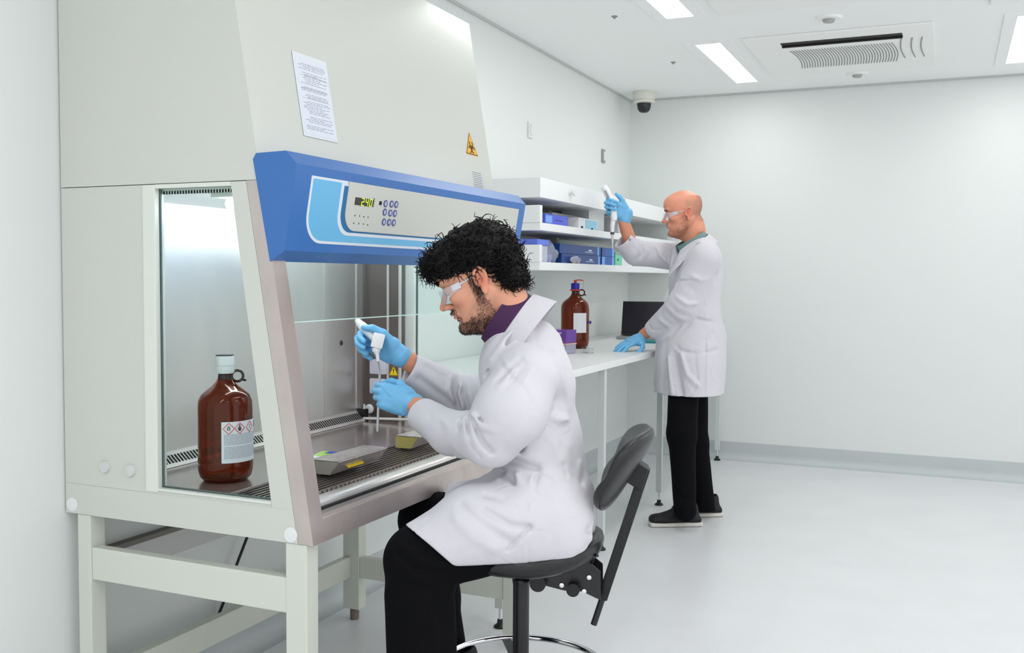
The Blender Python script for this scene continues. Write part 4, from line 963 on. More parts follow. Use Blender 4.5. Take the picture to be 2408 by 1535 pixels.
NK = A_(984, 1316, 2.45); FK = A_(1003, 1222, 2.86); NH = A_(1290, 1242, 2.50); FH = A_(1300, 1228, 2.74)
NA = A_(1004, 1770, 2.46); FA = A_(1066, 1560, 2.80)
for p, q, r in ((NH, NK, .06), (FH, FK, .06)): B.add(cone(p, q, .07, .055), .03)
for p, q in ((NK, NA), (FK, FA)): B.add(cone(p, q+(p-q)*.25, .05, .036), .03)
b2 = B.build('limbs', SKIN, None, tint=lambda v: np.tile(np.array(s2l((212, 146, 116))), (len(v), 1)))
join_into(body, [b2]); mw_(body)
# eyes
for y in (-1, 1):
    e = MB().sph((0, 0, 0), .0115*1.05, 12); c = H.W(.0685, y*.032, .1165)
    eo = MB().add([c+H.D(p[0], p[1], p[2]) for p in e.v], e.f).build('eye', EYE, None, smooth=True); mw_(eo)
    i = MB().add([H.W(.0685, y*.032, .1165)+H.D(.0105+p[0]*.3, p[1]*.48, p[2]*.48-.004) for p in e.v], e.f).build('iris', IRIS, None, smooth=True); i.parent = eo
# brows, beard, hair
def surf_pts(F, mask, n, seed, h=H):
    v, q = F.verts(); L = h.L(v); R = np.random.RandomState(seed); ok = np.where(mask(L))[0]; ids = R.choice(ok, n, replace=len(ok) < n)
    c = (v[q[:, 0]]+v[q[:, 2]])/2; nv = np.zeros_like(v); nn = np.cross(v[q[:, 2]]-v[q[:, 0]], v[q[:, 3]]-v[q[:, 1]])
    for k in range(4): np.add.at(nv, q[:, k], nn)
    nv /= np.linalg.norm(nv, axis=1)[:, None]+1e-9; p = v[ids]+R.normal(size=(n, 3))*.0012
    return p, nv[ids]
def beard_mask(L):
    x, y, z = L[:, 0], np.abs(L[:, 1]), L[:, 2]; R = np.random.RandomState(8); q = R.rand(len(L))
    chin = (z < .030) & (z > -.012) & (x > .040) & (q < .9); low = (x > .0) & (x <= .045) & (z < .022) & (z > -.012) & (q < .55)
    jaw = (x > -.018) & (x <= .024) & (z < .056) & (z > .012) & (y > .03) & (q < .30); cheek = (x > .02) & (x < .05) & (z < .034) & (y > .02) & (q < .5)
    burn = (x > -.012+(z-.05)*.0) & (x < .012) & (z >= .052) & (z < .125) & (y > .045); mous = (x > .074) & (z > .0625) & (z < .0735) & (y < .027) & (x < .099)
    got = (x > .055) & (z < .064) & (z > .02) & (y > .022) & (y < .030) & (q < .6); soul = (x > .07) & (z < .046) & (y < .007) & (z > .03)
    return chin | jaw | burn | mous | got | soul | low | cheek
bpnt, bn_ = surf_pts(HFld, beard_mask, 11000, 1)
dn = H.D(.35, 0, -.9)
mw_(strands('beard', BEARD, None, bpnt-bn_*.001, np.array([_n(a*.55+dn*.75) for a in bn_]), .0045, .0004, curl=.0008, cf=.8, seed=2, seg=3))
bp2, bn2 = surf_pts(HFld, lambda L: (L[:, 0] > .058) & (np.abs(L[:, 1]) > .012) & (np.abs(L[:, 1]) < .048) & (np.abs(L[:, 2]-.1425+(np.abs(L[:, 1])-.03)**2*9) < .0042), 900, 3)
mw_(strands('eyebrow', HAIR, None, bp2-bn2*.0005, np.array([_n(a*.35+H.D(-.3, math.copysign(.8, H.L(p[None])[0][1]), .15)) for a, p in zip(bn2, bp2)]), .009, .0004, seed=5, seg=3))
def hair_mask(L):
    x, y, z = L[:, 0], np.abs(L[:, 1]), L[:, 2]
    line = np.interp(x, [-.11, -.075, -.045, -.03, -.010, .005, .012, .03, .045, .06, .08, .10], [.045, .040, .055, .085, .135, .12, .118, .135, .150, .163, .172, .175])
    return (z > line) & ~((x > -.045) & (x < .0) & (y > .07) & (z < .128))
# hair mass close to the skull, then curls over it
hf = Field(HFld.lo-.04, HFld.lo+np.array(HFld.d.shape)*HFld.h+.04, .003)
hf.add(H.e((-.026, 0, .166), (.100, .090, .083)), .01); hf.add(H.e((.030, 0, .192), (.062, .064, .045)), .02); hf.add(H.e((-.078, 0, .112), (.040, .066, .066)), .02)
hf.add(H.e((.064, 0, .192), (.042, .058, .030)), .015)
hf.add(H.e((.040, 0, .172), (.056, .086, .050)), .01)
hf.wobble(.0045, 130, 3); hf.wobble(.0035, 260, 4); hf.crease(.004, 90, 5, .5)
hf.cut(H.e((.088, 0, .092), (.055, .12, .064)), .006); hf.cut(H.e((.042, 0, .062), (.050, .12, .064)), .006)
for y in (-1, 1): hf.cut(H.e((-.020, y*.088, .100), (.026, .022, .036)), .006)
hf.cut(H.e((-.045, 0, .02), (.09, .12, .045)), .006)
hair = mw_(hf.build('hair', HAIR))
hv, hq = hf.verts(); R = np.random.RandomState(11); ids = R.choice(len(hv), 7500, replace=False); nn = np.zeros_like(hv); fnn = np.cross(hv[hq[:, 2]]-hv[hq[:, 0]], hv[hq[:, 3]]-hv[hq[:, 1]])
for k in range(4): np.add.at(nn, hq[:, k], fnn)
nn /= np.linalg.norm(nn, axis=1)[:, None]+1e-9; hp = hv[ids]; hn = nn[ids]; Lh = H.L(hp)
keep = (Lh[:, 2] > np.interp(Lh[:, 0], [-.12, -.06, -.03, .0, .012, .03, .08, .1], [.05, .055, .12, .13, .12, .15, .165, .17])) & ~((np.abs(Lh[:, 1]) > .06) & (Lh[:, 0] > -.05) & (Lh[:, 2] < .135)); hp, hn = hp[keep], hn[keep]
tang = np.cross(hn, R.normal(size=hn.shape)); tang /= np.linalg.norm(tang, axis=1)[:, None]+1e-9
fwdb = H.D(.15, 0, -.45)
dirs = hn*.0+tang*.8+fwdb; dirs /= np.linalg.norm(dirs, axis=1)[:, None]
ob = strands('curls', HAIR, None, hp-hn*.005, dirs, .030, .0021, curl=.0050, cf=.8, seed=12, seg=10, sides=4)
Lk = H.L(hp); fr = (Lk[:, 0] > .02) & (Lk[:, 2] > .165); p3, n3 = hp[fr], hn[fr]
ids = R.choice(len(p3), min(70, len(p3)), replace=False); d3 = n3[ids]*.3+H.D(.75, 0, -.35)+R.normal(size=(len(ids), 3))*.3; d3 /= np.linalg.norm(d3, axis=1)[:, None]
o2 = strands('curls2', HAIR, None, p3[ids]-n3[ids]*.004, d3, .028, .0017, curl=.009, cf=1.1, seed=13, seg=16, sides=4, grav=(0, 0, -.25))
Lk = H.L(hp); bk = (Lk[:, 0] < -.05) & (Lk[:, 2] < .16); p3, n3 = hp[bk], hn[bk]; ids = R.choice(len(p3), min(80, len(p3)), replace=False); d3 = n3[ids]*.3+np.array((0, 0, -.6))+R.normal(size=(len(ids), 3))*.25; d3 /= np.linalg.norm(d3, axis=1)[:, None]
o3 = strands('curls3', HAIR, None, p3[ids]-n3[ids]*.004, d3, .024, .0018, curl=.007, cf=1.1, seed=14, seg=14, sides=4)
for o in (ob, o2, o3): o.data.materials[0] = HAIR
join_into(ob, [o2, o3]); ob.name = 'hair_curls'; ob.data.name = 'hair_curls'; ob.parent = hair
# safety glasses
def glasses(H, parent, tcol=FRAMEC, k=1.0):
    v = []; NA_, NZ = 32, 8
    for i in range(NA_+1):
        a = math.radians(-90+180*i/NA_); wy = .0655*math.sin(a)
        for j in range(NZ+1):
            q = j/NZ; bot = .087+.012*math.exp(-(wy/.011)**2)+.018*(abs(wy)/.0655)**5; top = .126-.004*(abs(wy)/.0655)**4
            v.append(H.W(.038+.061*math.cos(a)**.8 if math.cos(a) > 1e-6 else .038, wy, bot+(top-bot)*q))
    n = (NZ+1); off = len(v); ctr = H.W(.03, 0, .118); v2 = [p+(p-ctr)/np.linalg.norm(p-ctr)*.0016 for p in v]
    f = [(i*n+j, (i+1)*n+j, (i+1)*n+j+1, i*n+j+1) for i in range(NA_) for j in range(NZ)]
    f2 = [tuple(q+off for q in r[::-1]) for r in f]; rim = [i*n for i in range(NA_+1)]+[NA_*n+j for j in range(1, NZ+1)]+[i*n+NZ for i in range(NA_-1, -1, -1)]+[j for j in range(NZ-1, 0, -1)]
    f3 = [(rim[i], rim[(i+1) % len(rim)], rim[(i+1) % len(rim)]+off, rim[i]+off) for i in range(len(rim))]
    sg_ = MB().add(v+v2, f+f2+f3).build('safety_glasses', LENS, None, smooth=True, sharp=60); world_child(sg_, parent)
    for y in (-1, 1):
        t = MB().obox(H.W(.044, y*.0665, .116), H.D(.012, -y*.003, 0)*H.k, H.D(0, 0, .0075)*H.k, H.D(.0003, y*.0013, 0)*H.k, bev=.0008)
        t.tube([H.W(.036, y*.0690, .117), H.W(.005, y*.0735, .120), H.W(-.02, y*.0755, .122), H.W(-.035, y*.073, .112)], [.0028, .0024, .0022, .0018], 8)
        o = t.build('temple', tcol, None, smooth=True, sharp=50); o.parent = sg_
    b = MB().tube([H.W(.097, -.008, .100), H.W(.101, 0, .105), H.W(.097, .008, .100)], .0018, 6); o = b.build('nose_piece', tcol, None, smooth=True); o.parent = sg_
    return sg_
glasses(H, man, mat('temple_frost', (228, 228, 238), .25, alpha=.85))
# shirt and its collar
PURP = mat('shirt_purple', (64, 30, 72), .8, bump=.3, bscale=500, dist=.0006)
shf = Field(cN-.16, cN+.16, .004); shf.add(cone(cN-HL*.01, cN-cu*.025-HL*.02, .068, .060), .01)
shf.cut(cone(cN+cu*.05, cN-cu*.02, .060, .056), .004)
shirt = mw_(shf.build('shirt', PURP))
co = collar('shirt_collar', PURP, None, cN+cu*.030+d_*.002, d_, HL, cu, .080, .088, .046, .006, gap=.10, point=.30, lean=-.014); co.parent = shirt
# ---- lab coat
VD = lambda px, py: ray(px, py)
C = Field(A_(1230, 1360, 2.62)-np.array((.62, .50, .02)), A_(1230, 690, 2.62)+np.array((.40, .45, .02)), .0034)
torso(C, .010, .05)
C.add(cone(A_(1284, 900, 2.58), A_(1272, 815, 2.60), .072, .050), .05)                      # upper back
C.add(ell(A_(1236, 795, 2.60), (.062, .13, .048)), .04)
NS = A_(1242, 884, 2.44); FS = A_(1272, 868, 2.79)
C.add(cone(NS, FS, .070, .068), .04)
def strokes(F, L):
    for pts, r, a, t in L: F.stroke([A_(x, y, t) for x, y in pts], r, a*(1.3 if a > 0 else 1.4), VD(*pts[0]), .4)
# near sleeve
NAm = C.like()
NAm.add(cone(NS, A_(1200, 965, 2.41), .078, .086), .03); NAm.add(cone(A_(1200, 965, 2.41), A_(1160, 1020, 2.43), .086, .074), .03); NAm.add(cone(A_(1153, 1028, 2.44), A_(1062, 1018, 2.57), .070, .056), .025); NAm.add(cone(A_(1062, 1018, 2.57), A_(978, 964, 2.685), .055, .0445), .02)
strokes(NAm, [([(1113, 985), (1122, 1012), (1137, 1042), (1156, 1060)], .008, .010, 2.375), ([(1098, 982), (1104, 1012), (1110, 1045), (1130, 1070)], .007, .009, 2.40), ([(1106, 990), (1113, 1015), (1124, 1042)], .005, -.010, 2.385), ([(1084, 990), (1082, 1018), (1092, 1048)], .007, .008, 2.46), ([(1128, 985), (1150, 1002), (1172, 1006)], .006, .010, 2.36),
    ([(1108, 975), (1130, 998), (1160, 1012), (1185, 1010)], .009, -.008, 2.36), ([(1118, 985), (1113, 1015), (1126, 1046)], .006, -.008, 2.39), ([(1091, 985), (1093, 1020), (1105, 1056)], .006, -.006, 2.42),
    ([(1140, 960), (1165, 905), (1200, 865), (1225, 845)], .007, .006, 2.38), ([(1148, 975), (1178, 930), (1215, 880), (1235, 855)], .007, .005, 2.36), ([(1145, 968), (1172, 915), (1208, 870)], .006, -.005, 2.36), ([(1158, 1000), (1195, 950), (1228, 905), (1250, 870)], .008, -.003, 2.35),
    ([(1040, 985), (1060, 1010), (1100, 1040)], .010, -.004, 2.5), ([(1010, 975), (1040, 1030)], .009, .003, 2.58), ([(1058, 1060), (1100, 1082), (1150, 1092)], .010, .004, 2.48)])
NAm.wobble(.0015, 50, 15); NAm.crease(.0030, 26, 41, .3); w_, e_ = A_(997, 976, 2.67), A_(1062, 1018, 2.57); NAm.hollow(w_, w_-e_, .0385, depth=.035)
FAm = C.like()
FAm.add(cone(FS, A_(1160, 938, 2.83), .076, .070), .03); FAm.add(cone(A_(1160, 938, 2.83), A_(1090, 937, 2.85), .070, .064), .03); FAm.add(cone(A_(1090, 937, 2.85), A_(955, 864, 2.80), .063, .046), .02)
strokes(FAm, [([(1075, 888), (1067, 925), (1080, 962)], .007, .016, 2.78), ([(1100, 893), (1091, 925), (1100, 958)], .006, .015, 2.77), ([(1062, 880), (1057, 915), (1070, 950), (1095, 972)], .007, -.010, 2.77), ([(1086, 890), (1079, 925), (1090, 958)], .006, -.010, 2.77), ([(1118, 888), (1114, 930), (1122, 960)], .007, .013, 2.75), ([(1108, 888), (1103, 930), (1112, 960)], .005, -.008, 2.75),
    ([(985, 868), (1030, 905), (1080, 955)], .012, -.005, 2.77), ([(985, 890), (1040, 930), (1085, 972)], .010, .006, 2.77), ([(1005, 862), (1040, 885)], .008, .004, 2.77)])
FAm.wobble(.0015, 50, 16); FAm.crease(.0028, 26, 42, .3); w_, e_ = A_(963, 868, 2.80), A_(1090, 937, 2.85); FAm.hollow(w_, w_-e_, .037, depth=.035)
# skirt of the coat over the thighs
Sk = C.like()
Sk.add(cone(A_(1280, 1215, 2.50), A_(1120, 1234, 2.455), .122, .094), .04); Sk.add(cone(A_(1120, 1234, 2.455), A_(978, 1300, 2.44), .094, .073), .03)
Sk.add(cone(A_(1320, 1270, 2.46), A_(1060, 1290, 2.42), .055, .045), .04)
Sk.add(cone(A_(1296, 1225, 2.62), A_(1296, 1180, 2.62), .115, .11), .05)
hp0, hp1 = A_(962, 1241, 2.44), A_(1064, 1328, 2.44); hn_ = np.cross(hp1-hp0, _n(VD(1010, 1280))); hn_ = hn_ if hn_ @ SF > 0 else -hn_
Sk.plane(hp0, hn_); Sk.cut(cone(A_(978, 1302, 2.44), A_(1090, 1252, 2.455), .066, .080), .004)
Sk2 = C.like()
Sk2.add(cone(A_(1300, 1190, 2.74), A_(1050, 1206, 2.86), .110, .080), .05); Sk2.add(cone(A_(1200, 1165, 2.60), A_(1110, 1180, 2.66), .075, .055), .05)
Sk2.plane(A_(1062, 1175, 2.86), _n(A_(1040, 1172, 2.86)-A_(1100, 1175, 2.84)))
Sk2.cut(cone(A_(1040, 1212, 2.86), A_(1120, 1212, 2.82), .076, .080), .004)
strokes(Sk2, [([(1080, 1160), (1110, 1175), (1150, 1165)], .008, .010, 2.72), ([(1095, 1140), (1130, 1150), (1165, 1135)], .008, -.010, 2.72), ([(1130, 1125), (1150, 1150), (1160, 1180)], .008, .010, 2.66)])
Sk.merge(Sk2, .02); C.merge(Sk, .035)
strokes(C, [
    ([(1225, 1055), (1248, 1015), (1270, 975), (1302, 945), (1348, 920)], .010, .016, 2.46), ([(1250, 1000), (1272, 1055), (1300, 1105), (1338, 1128)], .012, .007, 2.50), ([(1262, 962), (1310, 985), (1352, 985)], .011, -.009, 2.48), ([(1265, 1010), (1300, 1040), (1320, 1080)], .010, -.008, 2.48),
    ([(1300, 1010), (1332, 1050), (1330, 1095)], .012, -.006, 2.50), ([(1277, 830), (1294, 870), (1299, 920), (1290, 948)], .006, .006, 2.44), ([(1310, 830), (1330, 900), (1345, 960)], .012, -.005, 2.5),
    ([(1130, 930), (1142, 890), (1150, 850)], .008, .010, 2.55), ([(1128, 980), (1120, 1040)], .01, .008, 2.55),
    ([(1170, 1080), (1210, 1082), (1262, 1100)], .012, .014, 2.47), ([(1185, 1108), (1205, 1122), (1215, 1150)], .010, .011, 2.46), ([(1215, 1115), (1222, 1135), (1235, 1180)], .007, -.009, 2.45), ([(1150, 1130), (1178, 1112), (1205, 1100)], .010, .010, 2.52), ([(1140, 1168), (1185, 1178), (1228, 1205)], .009, .010, 2.42), ([(1155, 1150), (1172, 1128), (1180, 1165), (1190, 1195)], .007, -.010, 2.48),
    ([(1250, 1125), (1242, 1180), (1222, 1235)], .006, -.007, 2.44), ([(1262, 1120), (1256, 1180), (1236, 1240)], .006, .006, 2.44), ([(1270, 1120), (1300, 1130), (1290, 1190)], .009, .007, 2.46), ([(1270, 1150), (1310, 1200), (1330, 1240)], .012, -.008, 2.46), ([(1290, 1140), (1345, 1200), (1350, 1250)], .012, .007, 2.46), ([(1085, 1190), (1130, 1232), (1200, 1275)], .012, .006, 2.38), ([(1070, 1215), (1110, 1260), (1160, 1290)], .012, -.005, 2.38), ([(1140, 1200), (1200, 1235), (1245, 1240)], .009, .007, 2.38), ([(1245, 1238), (1195, 1292)], .005, .006, 2.38), ([(1100, 1150), (1150, 1142), (1190, 1158)], .009, -.008, 2.52),
    ([(1382, 1090), (1355, 1180), (1335, 1230)], .012, .010, 2.52), ([(1372, 1090), (1372, 1180), (1350, 1240)], .012, -.007, 2.52), ([(1387, 1240), (1322, 1290), (1250, 1308)], .009, .007, 2.45), ([(1300, 1240), (1340, 1265), (1385, 1265)], .010, -.006, 2.47), ([(985, 1262), (1040, 1318)], .004, .003, 2.36)])
strokes(C, [([(1262, 742), (1228, 768), (1198, 800), (1165, 850), (1142, 884)], .005, .009, 2.47), ([(1255, 738), (1220, 762), (1188, 795), (1155, 845)], .008, -.006, 2.47)])
C.wobble(.0016, 42, 5, st=(1, 1, .7)); C.crease(.0042, 22, 43, .3, st=(1, 1, .6)); C.crease(.0015, 50, 44, .35)
C.plane((chx, chy, SZ+.010), (0, 0, -1), lo=(chx-.5, chy-.5, SZ-.3), hi=(chx+.5, chy+.6, SZ+.05), k=.01)
C.merge(FAm, .012); C.merge(NAm, .012)
C.cut(cone(cN+cu*.13, cN+cu*.05, .105, .090), .008)
coat = mw_(C.build('lab_coat', COAT))
ccl = A_(1205, 762, 2.585)
c2 = collar('coat_collar', COAT, None, ccl-cu*.002, d_, HL, cu, .092, .100, .056, .028, gap=.48, th=.004, point=.25, lean=-.016); c2.parent = coat
# ---- trousers
T = Field(np.minimum(NA, FA)-np.array((.25, .25, .05)), np.maximum(NH, FH)+np.array((.3, .3, .15)), .0055)
T.add(cone(NH, NK, .080, .078), .02); T.add(cone(FH, FK, .088, .078), .02); T.add(cone(NK, NA, .080, .082, None), .03)
T.add(cone(A_(985, 1400, 2.45), NA, .082, .080), .02); T.add(cone(FK, A_(1030, 1400, 2.84), .076, .064), .03); T.add(cone(A_(1030, 1400, 2.84), FA, .058, .046), .02)
TS = lambda pts, r, a, t: T.stroke([A_(x, y, t) for x, y in pts], r, a, VD(*pts[0]), .4)
for pts, r, a, t in [([(935, 1300), (980, 1340), (1050, 1350)], .010, .008, 2.37), ([(945, 1275), (1000, 1320), (1055, 1330)], .010, -.006, 2.37), ([(960, 1370), (1010, 1385), (1055, 1378)], .010, .007, 2.37), ([(930, 1250), (960, 1280), (1000, 1290)], .010, .005, 2.37), ([(1030, 1420), (1040, 1500)], .012, .005, 2.38), ([(1068, 1440), (1090, 1470)], .008, .006, 2.78)]:
    TS(pts, r, a, t)
T.wobble(.002, 45, 8, st=(1, 1, .5))
for w_, q_ in ((NA, -.02), (FA, .055)): T.plane(w_+ZU*q_, -ZU, lo=w_-.12, hi=w_+.12)
mw_(T.build('trousers', TROU))
# ---- shoes: near one on the floor, far one on the foot ring
def shoe(ankle, fwd, floor, parent, L=.27, lift=0, sole=SOLE, lace=True):
    fwd = _n((fwd[0], fwd[1], 0)); lf = np.array((-fwd[1], fwd[0], 0)); o = np.array((ankle[0], ankle[1], floor))
    P = lambda a, b, c: o+fwd*a+lf*b+ZU*c; bx = [P(a, b, c) for a in (-.11, .23) for b in (-.08, .08) for c in (-.02, .16)]
    ax = (fwd, lf, ZU)
    F = Field(np.min(bx, 0), np.max(bx, 0), .003); F.add(rbox(P(.055, 0, .034), (L/2-.006, .040, .018), ax, .018), .005); F.add(ell(P(.12, 0, .036), (.075, .045, .030), ax), .02)
    F.add(cone(P(-.035, 0, .045), P(-.03, 0, .095), .036, .034), .02); F.add(cone(P(.0, 0, .085), P(.10, 0, .045), .038, .030), .02)
    F.cut(cone(P(-.02, 0, .14), P(-.02, 0, .09), .034, .026), .004); F.plane(P(0, 0, .022), (0, 0, -1))
    up = F.build('shoe', SHOE, None)
    S = Field(np.min(bx, 0), np.max(bx, 0), .003); S.add(rbox(P(.055, 0, .012), (L/2, .043, .012), ax, .010), .005); S.add(ell(P(.125, 0, .012), (.072, .047, .0125), ax), .01); S.plane(P(0, 0, .001), (0, 0, -1))
    so = S.build('sole', sole, up)
    if lace:
        lb = MB()
        for i in range(4): lb.tube([P(.03+.018*i, -.022, .092-.011*i), P(.033+.018*i, 0, .103-.012*i), P(.03+.018*i, .022, .092-.011*i)], .0022, 6)
        lb.tube([P(.028, 0, .106), P(.045, .018, .118), P(.05, .03, .104), P(.032, .004, .104), P(.02, -.018, .116), P(.035, -.03, .104)], .002, 6)
        lb.build('laces', BLACKP, up, smooth=True)
    return up
s1 = shoe((NA[0]+.0, NA[1], 0), SF, 0, man, sole=BLACKP); mw_(s1)
s2 = shoe((FA[0]+.005, FA[1]-.0, 0), _n(SF+SL*.1), FA[2]-.065, man, sole=mat('sole_dark', (58, 52, 48), .6)); mw_(s2)
# ---- gloved hands
uN = _n(A_(884, 925, 2.70)-N_W); tubeA, tubeB = A_(893.5, 842, 2.735), A_(887.5, 1012, 2.76)
nN = _n(-VD(930, 940)*1.0+ZU*.05)
hN = hand_field(N_W, uN, nN, 1, [(.95, 1.3, .8, -.03), (1.05, 1.35, .8, 0), (1.1, 1.4, .8, .03), (1.15, 1.4, .8, .06)], [(.75, .40, -.45, .045), (.85, .0, -.6, .034), (.8, -.3, -.5, .026)], cuff=N_W+_n(A_(1000, 965, 2.68)-N_W)*.004, flare=.004, k=.92)
print('near hand v dir', np.cross(_n(uN), nN)*-1)
G2 = lambda F, pts, r, a, t: F.stroke([A_(x, y, t) for x, y in pts], r, a, VD(*pts[0]), .5)
for pts, r, a in [([(975, 925), (940, 925), (915, 935)], .003, .0016), ([(965, 940), (935, 950), (905, 975)], .003, .0018), ([(970, 960), (950, 970), (930, 975)], .0028, .0016), ([(895, 905), (920, 930), (945, 975)], .003, -.0014), ([(972, 945), (955, 935)], .003, -.0015)]: G2(hN, pts, r, a, 2.69)
hN.wobble(.0006, 260, 9)
mw_(hN.build('glove', GLOVE))
uF = _n(A_(868, 796, 2.83)-F_W); nF = _n(VD(930, 810)*.85+ZU*.5)
hF = hand_field(F_W, uF, nF, -1, [(.9, 1.2, .6, -.03), (1.0, 1.25, .7, 0), (1.05, 1.3, .7, .03), (1.1, 1.3, .7, .06)], [(.85, .60, -.35, .045), (1.0, .15, -.3, .034), (.9, -.25, -.3, .026)], cuff=F_W+_n(A_(975, 868, 2.80)-F_W)*.010, flare=.004, k=.95)
hF.wobble(.0007, 240, 10)
mw_(hF.build('glove', GLOVE))
# ---- pipette and tube held in the gloves
pt = empty('pipette', tuple(A_(888, 800, 2.80)), 'white pipette held in the seated man\'s upper glove, tip pointing down', 'pipette', 'pipettes in gloved hands')
PW = mat('pipette_white', (232, 234, 236), .3)
def pw(o): return world_child(o, pt)
tt = 2.748
pw(MB().tube([A_(843, 757, 2.81), A_(853, 768, 2.80), A_(872, 786, 2.785), A_(886, 800, 2.775)], [.009, .0135, .0135, .012], 16).build('handle', PW, smooth=True))
pw(MB().tube([A_(840, 753, 2.835), A_(844, 758, 2.83)], [.008, .010], 14).build('plunger', WHITEP, smooth=True))
a, b = A_(893, 784, 2.745), A_(884.5, 818, 2.745); pw(MB().obox((a+b)/2, (b-a)/2, _n(np.cross(b-a, VD(888, 800)))*.0165, _n(VD(888, 800))*.013, bev=.004).build('volume_block', PW, smooth=True))
pw(MB().tube([A_(884.5, 817, tt), A_(885.5, 826, tt)], [.0125, .0115], 16).tube([A_(885.5, 826, tt), A_(886.5, 832, tt)], [.009, .007], 16).build('nozzle', PW, smooth=True))
pw(MB().tube([A_(886.5, 830, tt), A_(888.5, 846, tt), A_(889, 850, tt)], [.0055, .0042, .0036], 12).build('shaft', PW, smooth=True))
pw(MB().tube([A_(889, 850, tt), A_(892, 875, tt-.01), A_(893, 884, tt-.012)], [.0036, .0026, .0010], 10).build('tip', PLASTC, smooth=True))
tb = empty('test_tube', tuple(A_(890, 940, 2.745)), 'long thin clear tube held upright in the seated man\'s lower glove', 'tube')
o = MB().tube([A_(893.5, 868, 2.80), A_(890, 940, 2.815), A_(887.5, 1010, 2.82), A_(887.4, 1015, 2.82)], [.0034, .0034, .0034, .0018], 12).build('tube_wall', mat('milky_plastic', (225, 228, 230), .3, trans=.3, ior=1.2), None, smooth=True); world_child(o, tb)
# ================================================================== standing man
m2f = _n((-.881, -.473, 0)); m2l = np.array((-m2f[1], m2f[0], 0)); b2o = onZ(1625, 1226, 0)
man2 = empty('person', (float(b2o[0]), float(b2o[1]), 0), 'standing bald person in lab coat and blue gloves raising a pipette, hand on the desk', 'person')
def mw2(o): return world_child(o, man2)
h2f = _n((-.949, -.313, 0)); h2l = np.array((-h2f[1], h2f[0], 0)); p2_ = math.radians(8)
H2M = np.eye(4); H2M[:3, 0] = h2f*math.cos(p2_)-ZU*math.sin(p2_); H2M[:3, 1] = h2l; H2M[:3, 2] = h2f*math.sin(p2_)+ZU*math.cos(p2_); H2M[:3, 3] = A_(1613, 553, 5.33)
H2 = Head(H2M, 1.05); nb2 = A_(1640, 585, 5.33)
F2 = H2.field(.003, nb2, .058)
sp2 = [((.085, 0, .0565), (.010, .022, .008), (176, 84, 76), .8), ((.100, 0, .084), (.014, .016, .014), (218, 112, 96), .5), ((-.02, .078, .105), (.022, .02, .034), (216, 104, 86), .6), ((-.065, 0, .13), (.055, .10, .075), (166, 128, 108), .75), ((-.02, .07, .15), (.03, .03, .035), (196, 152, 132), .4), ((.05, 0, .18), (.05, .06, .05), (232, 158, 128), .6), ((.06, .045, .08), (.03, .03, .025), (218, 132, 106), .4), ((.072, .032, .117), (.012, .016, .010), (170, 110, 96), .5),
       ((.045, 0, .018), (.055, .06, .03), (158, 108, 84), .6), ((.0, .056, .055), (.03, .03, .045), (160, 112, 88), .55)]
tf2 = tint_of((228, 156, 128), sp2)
body2 = F2.build('body', SKIN, None, tint=lambda v: tf2(v, H2))
W1, E1 = A_(1514, 787, 5.43), A_(1602, 722, 5.21); W2, E2 = A_(1467, 522, 5.45), A_(1492, 600, 5.5)
B2 = Field(A_(1600, 1230, 5.3)-np.array((.6, .6, .03)), A_(1600, 500, 5.3)+np.array((.5, .6, .1)), .008)
c2N = A_(1630, 577, 5.31); fd = _n(m2f*.86-ZU*.5); cu2 = np.cross(m2l, fd); cu2 = cu2 if cu2[2] > 0 else -cu2; cu2 = _n(cu2)
def torso2(F, g, k):
    for px, py, t, rf, rl, ru, tl in ((1627, 850, 5.33, .125, .185, .18, 0), (1632, 740, 5.33, .120, .170, .20, .03), (1636, 650, 5.33, .120, .180, .16, .05), (1640, 605, 5.33, .09, .17, .10, .1)):
        u = _n(m2f*tl+ZU); f = _n(m2f-u*(m2f @ u)); F.add(ell(A_(px, py, t), (rf+g, rl+g, ru+g), (f, m2l, u)), k)
torso2(B2, -.035, .05); B2.plane(c2N-cu2*.04, cu2, lo=c2N-.2, hi=c2N+.2)
for a, b in ((W1, E1), (W2, E2)): B2.add(cone(a, b, .032, .042), .02)
H1a, K1a, A1a = A_(1608, 900, 5.26), A_(1603, 1020, 5.17), A_(1611, 1200, 5.12); H1b, K1b, A1b = A_(1628, 905, 5.46), A_(1637, 1040, 5.42), A_(1658, 1208, 5.40)
for a, b, c in ((H1a, K1a, A1a), (H1b, K1b, A1b)): B2.add(cone(a, b, .07, .05), .03); B2.add(cone(b, c+(b-c)*.25, .05, .035), .03)
bl2 = B2.build('limbs', SKIN, None, tint=lambda v: np.tile(np.array(s2l((222, 152, 122))), (len(v), 1))); join_into(body2, [bl2]); mw2(body2)
for y in (-1, 1):
    e = MB().sph((0, 0, 0), .0115*1.05, 12); c = H2.W(.0685, y*.032, .1165)
    eo = MB().add([c+H2.D(p[0], p[1], p[2]) for p in e.v], e.f).build('eye', EYE, None, smooth=True); mw2(eo)
    i = MB().add([c+H2.D(.0105+p[0]*.3, p[1]*.48, p[2]*.48-.001) for p in e.v], e.f).build('iris', IRIS, None, smooth=True); i.parent = eo
def beard2(L):
    x, y, z = L[:, 0], np.abs(L[:, 1]), L[:, 2]
    return ((z < .038) & (z > -.01) & (x > .02)) | ((x > -.012) & (x <= .045) & (z < .070) & (z > .0) & (y > .03)) | ((x > -.012) & (x < .012) & (z >= .05) & (z < .10) & (y > .05)) | ((x > .074) & (z > .0625) & (z < .074) & (y < .027) & (x < .099))
q, qn = surf_pts(F2, beard2, 4200, 21, H2)
mw2(strands('beard', mat('beard_ginger', (142, 98, 74), .7), None, q-qn*.001, np.array([_n(a*.4+H2.D(.2, 0, -.8)) for a in qn]), .0035, .0004, seed=22, seg=3))
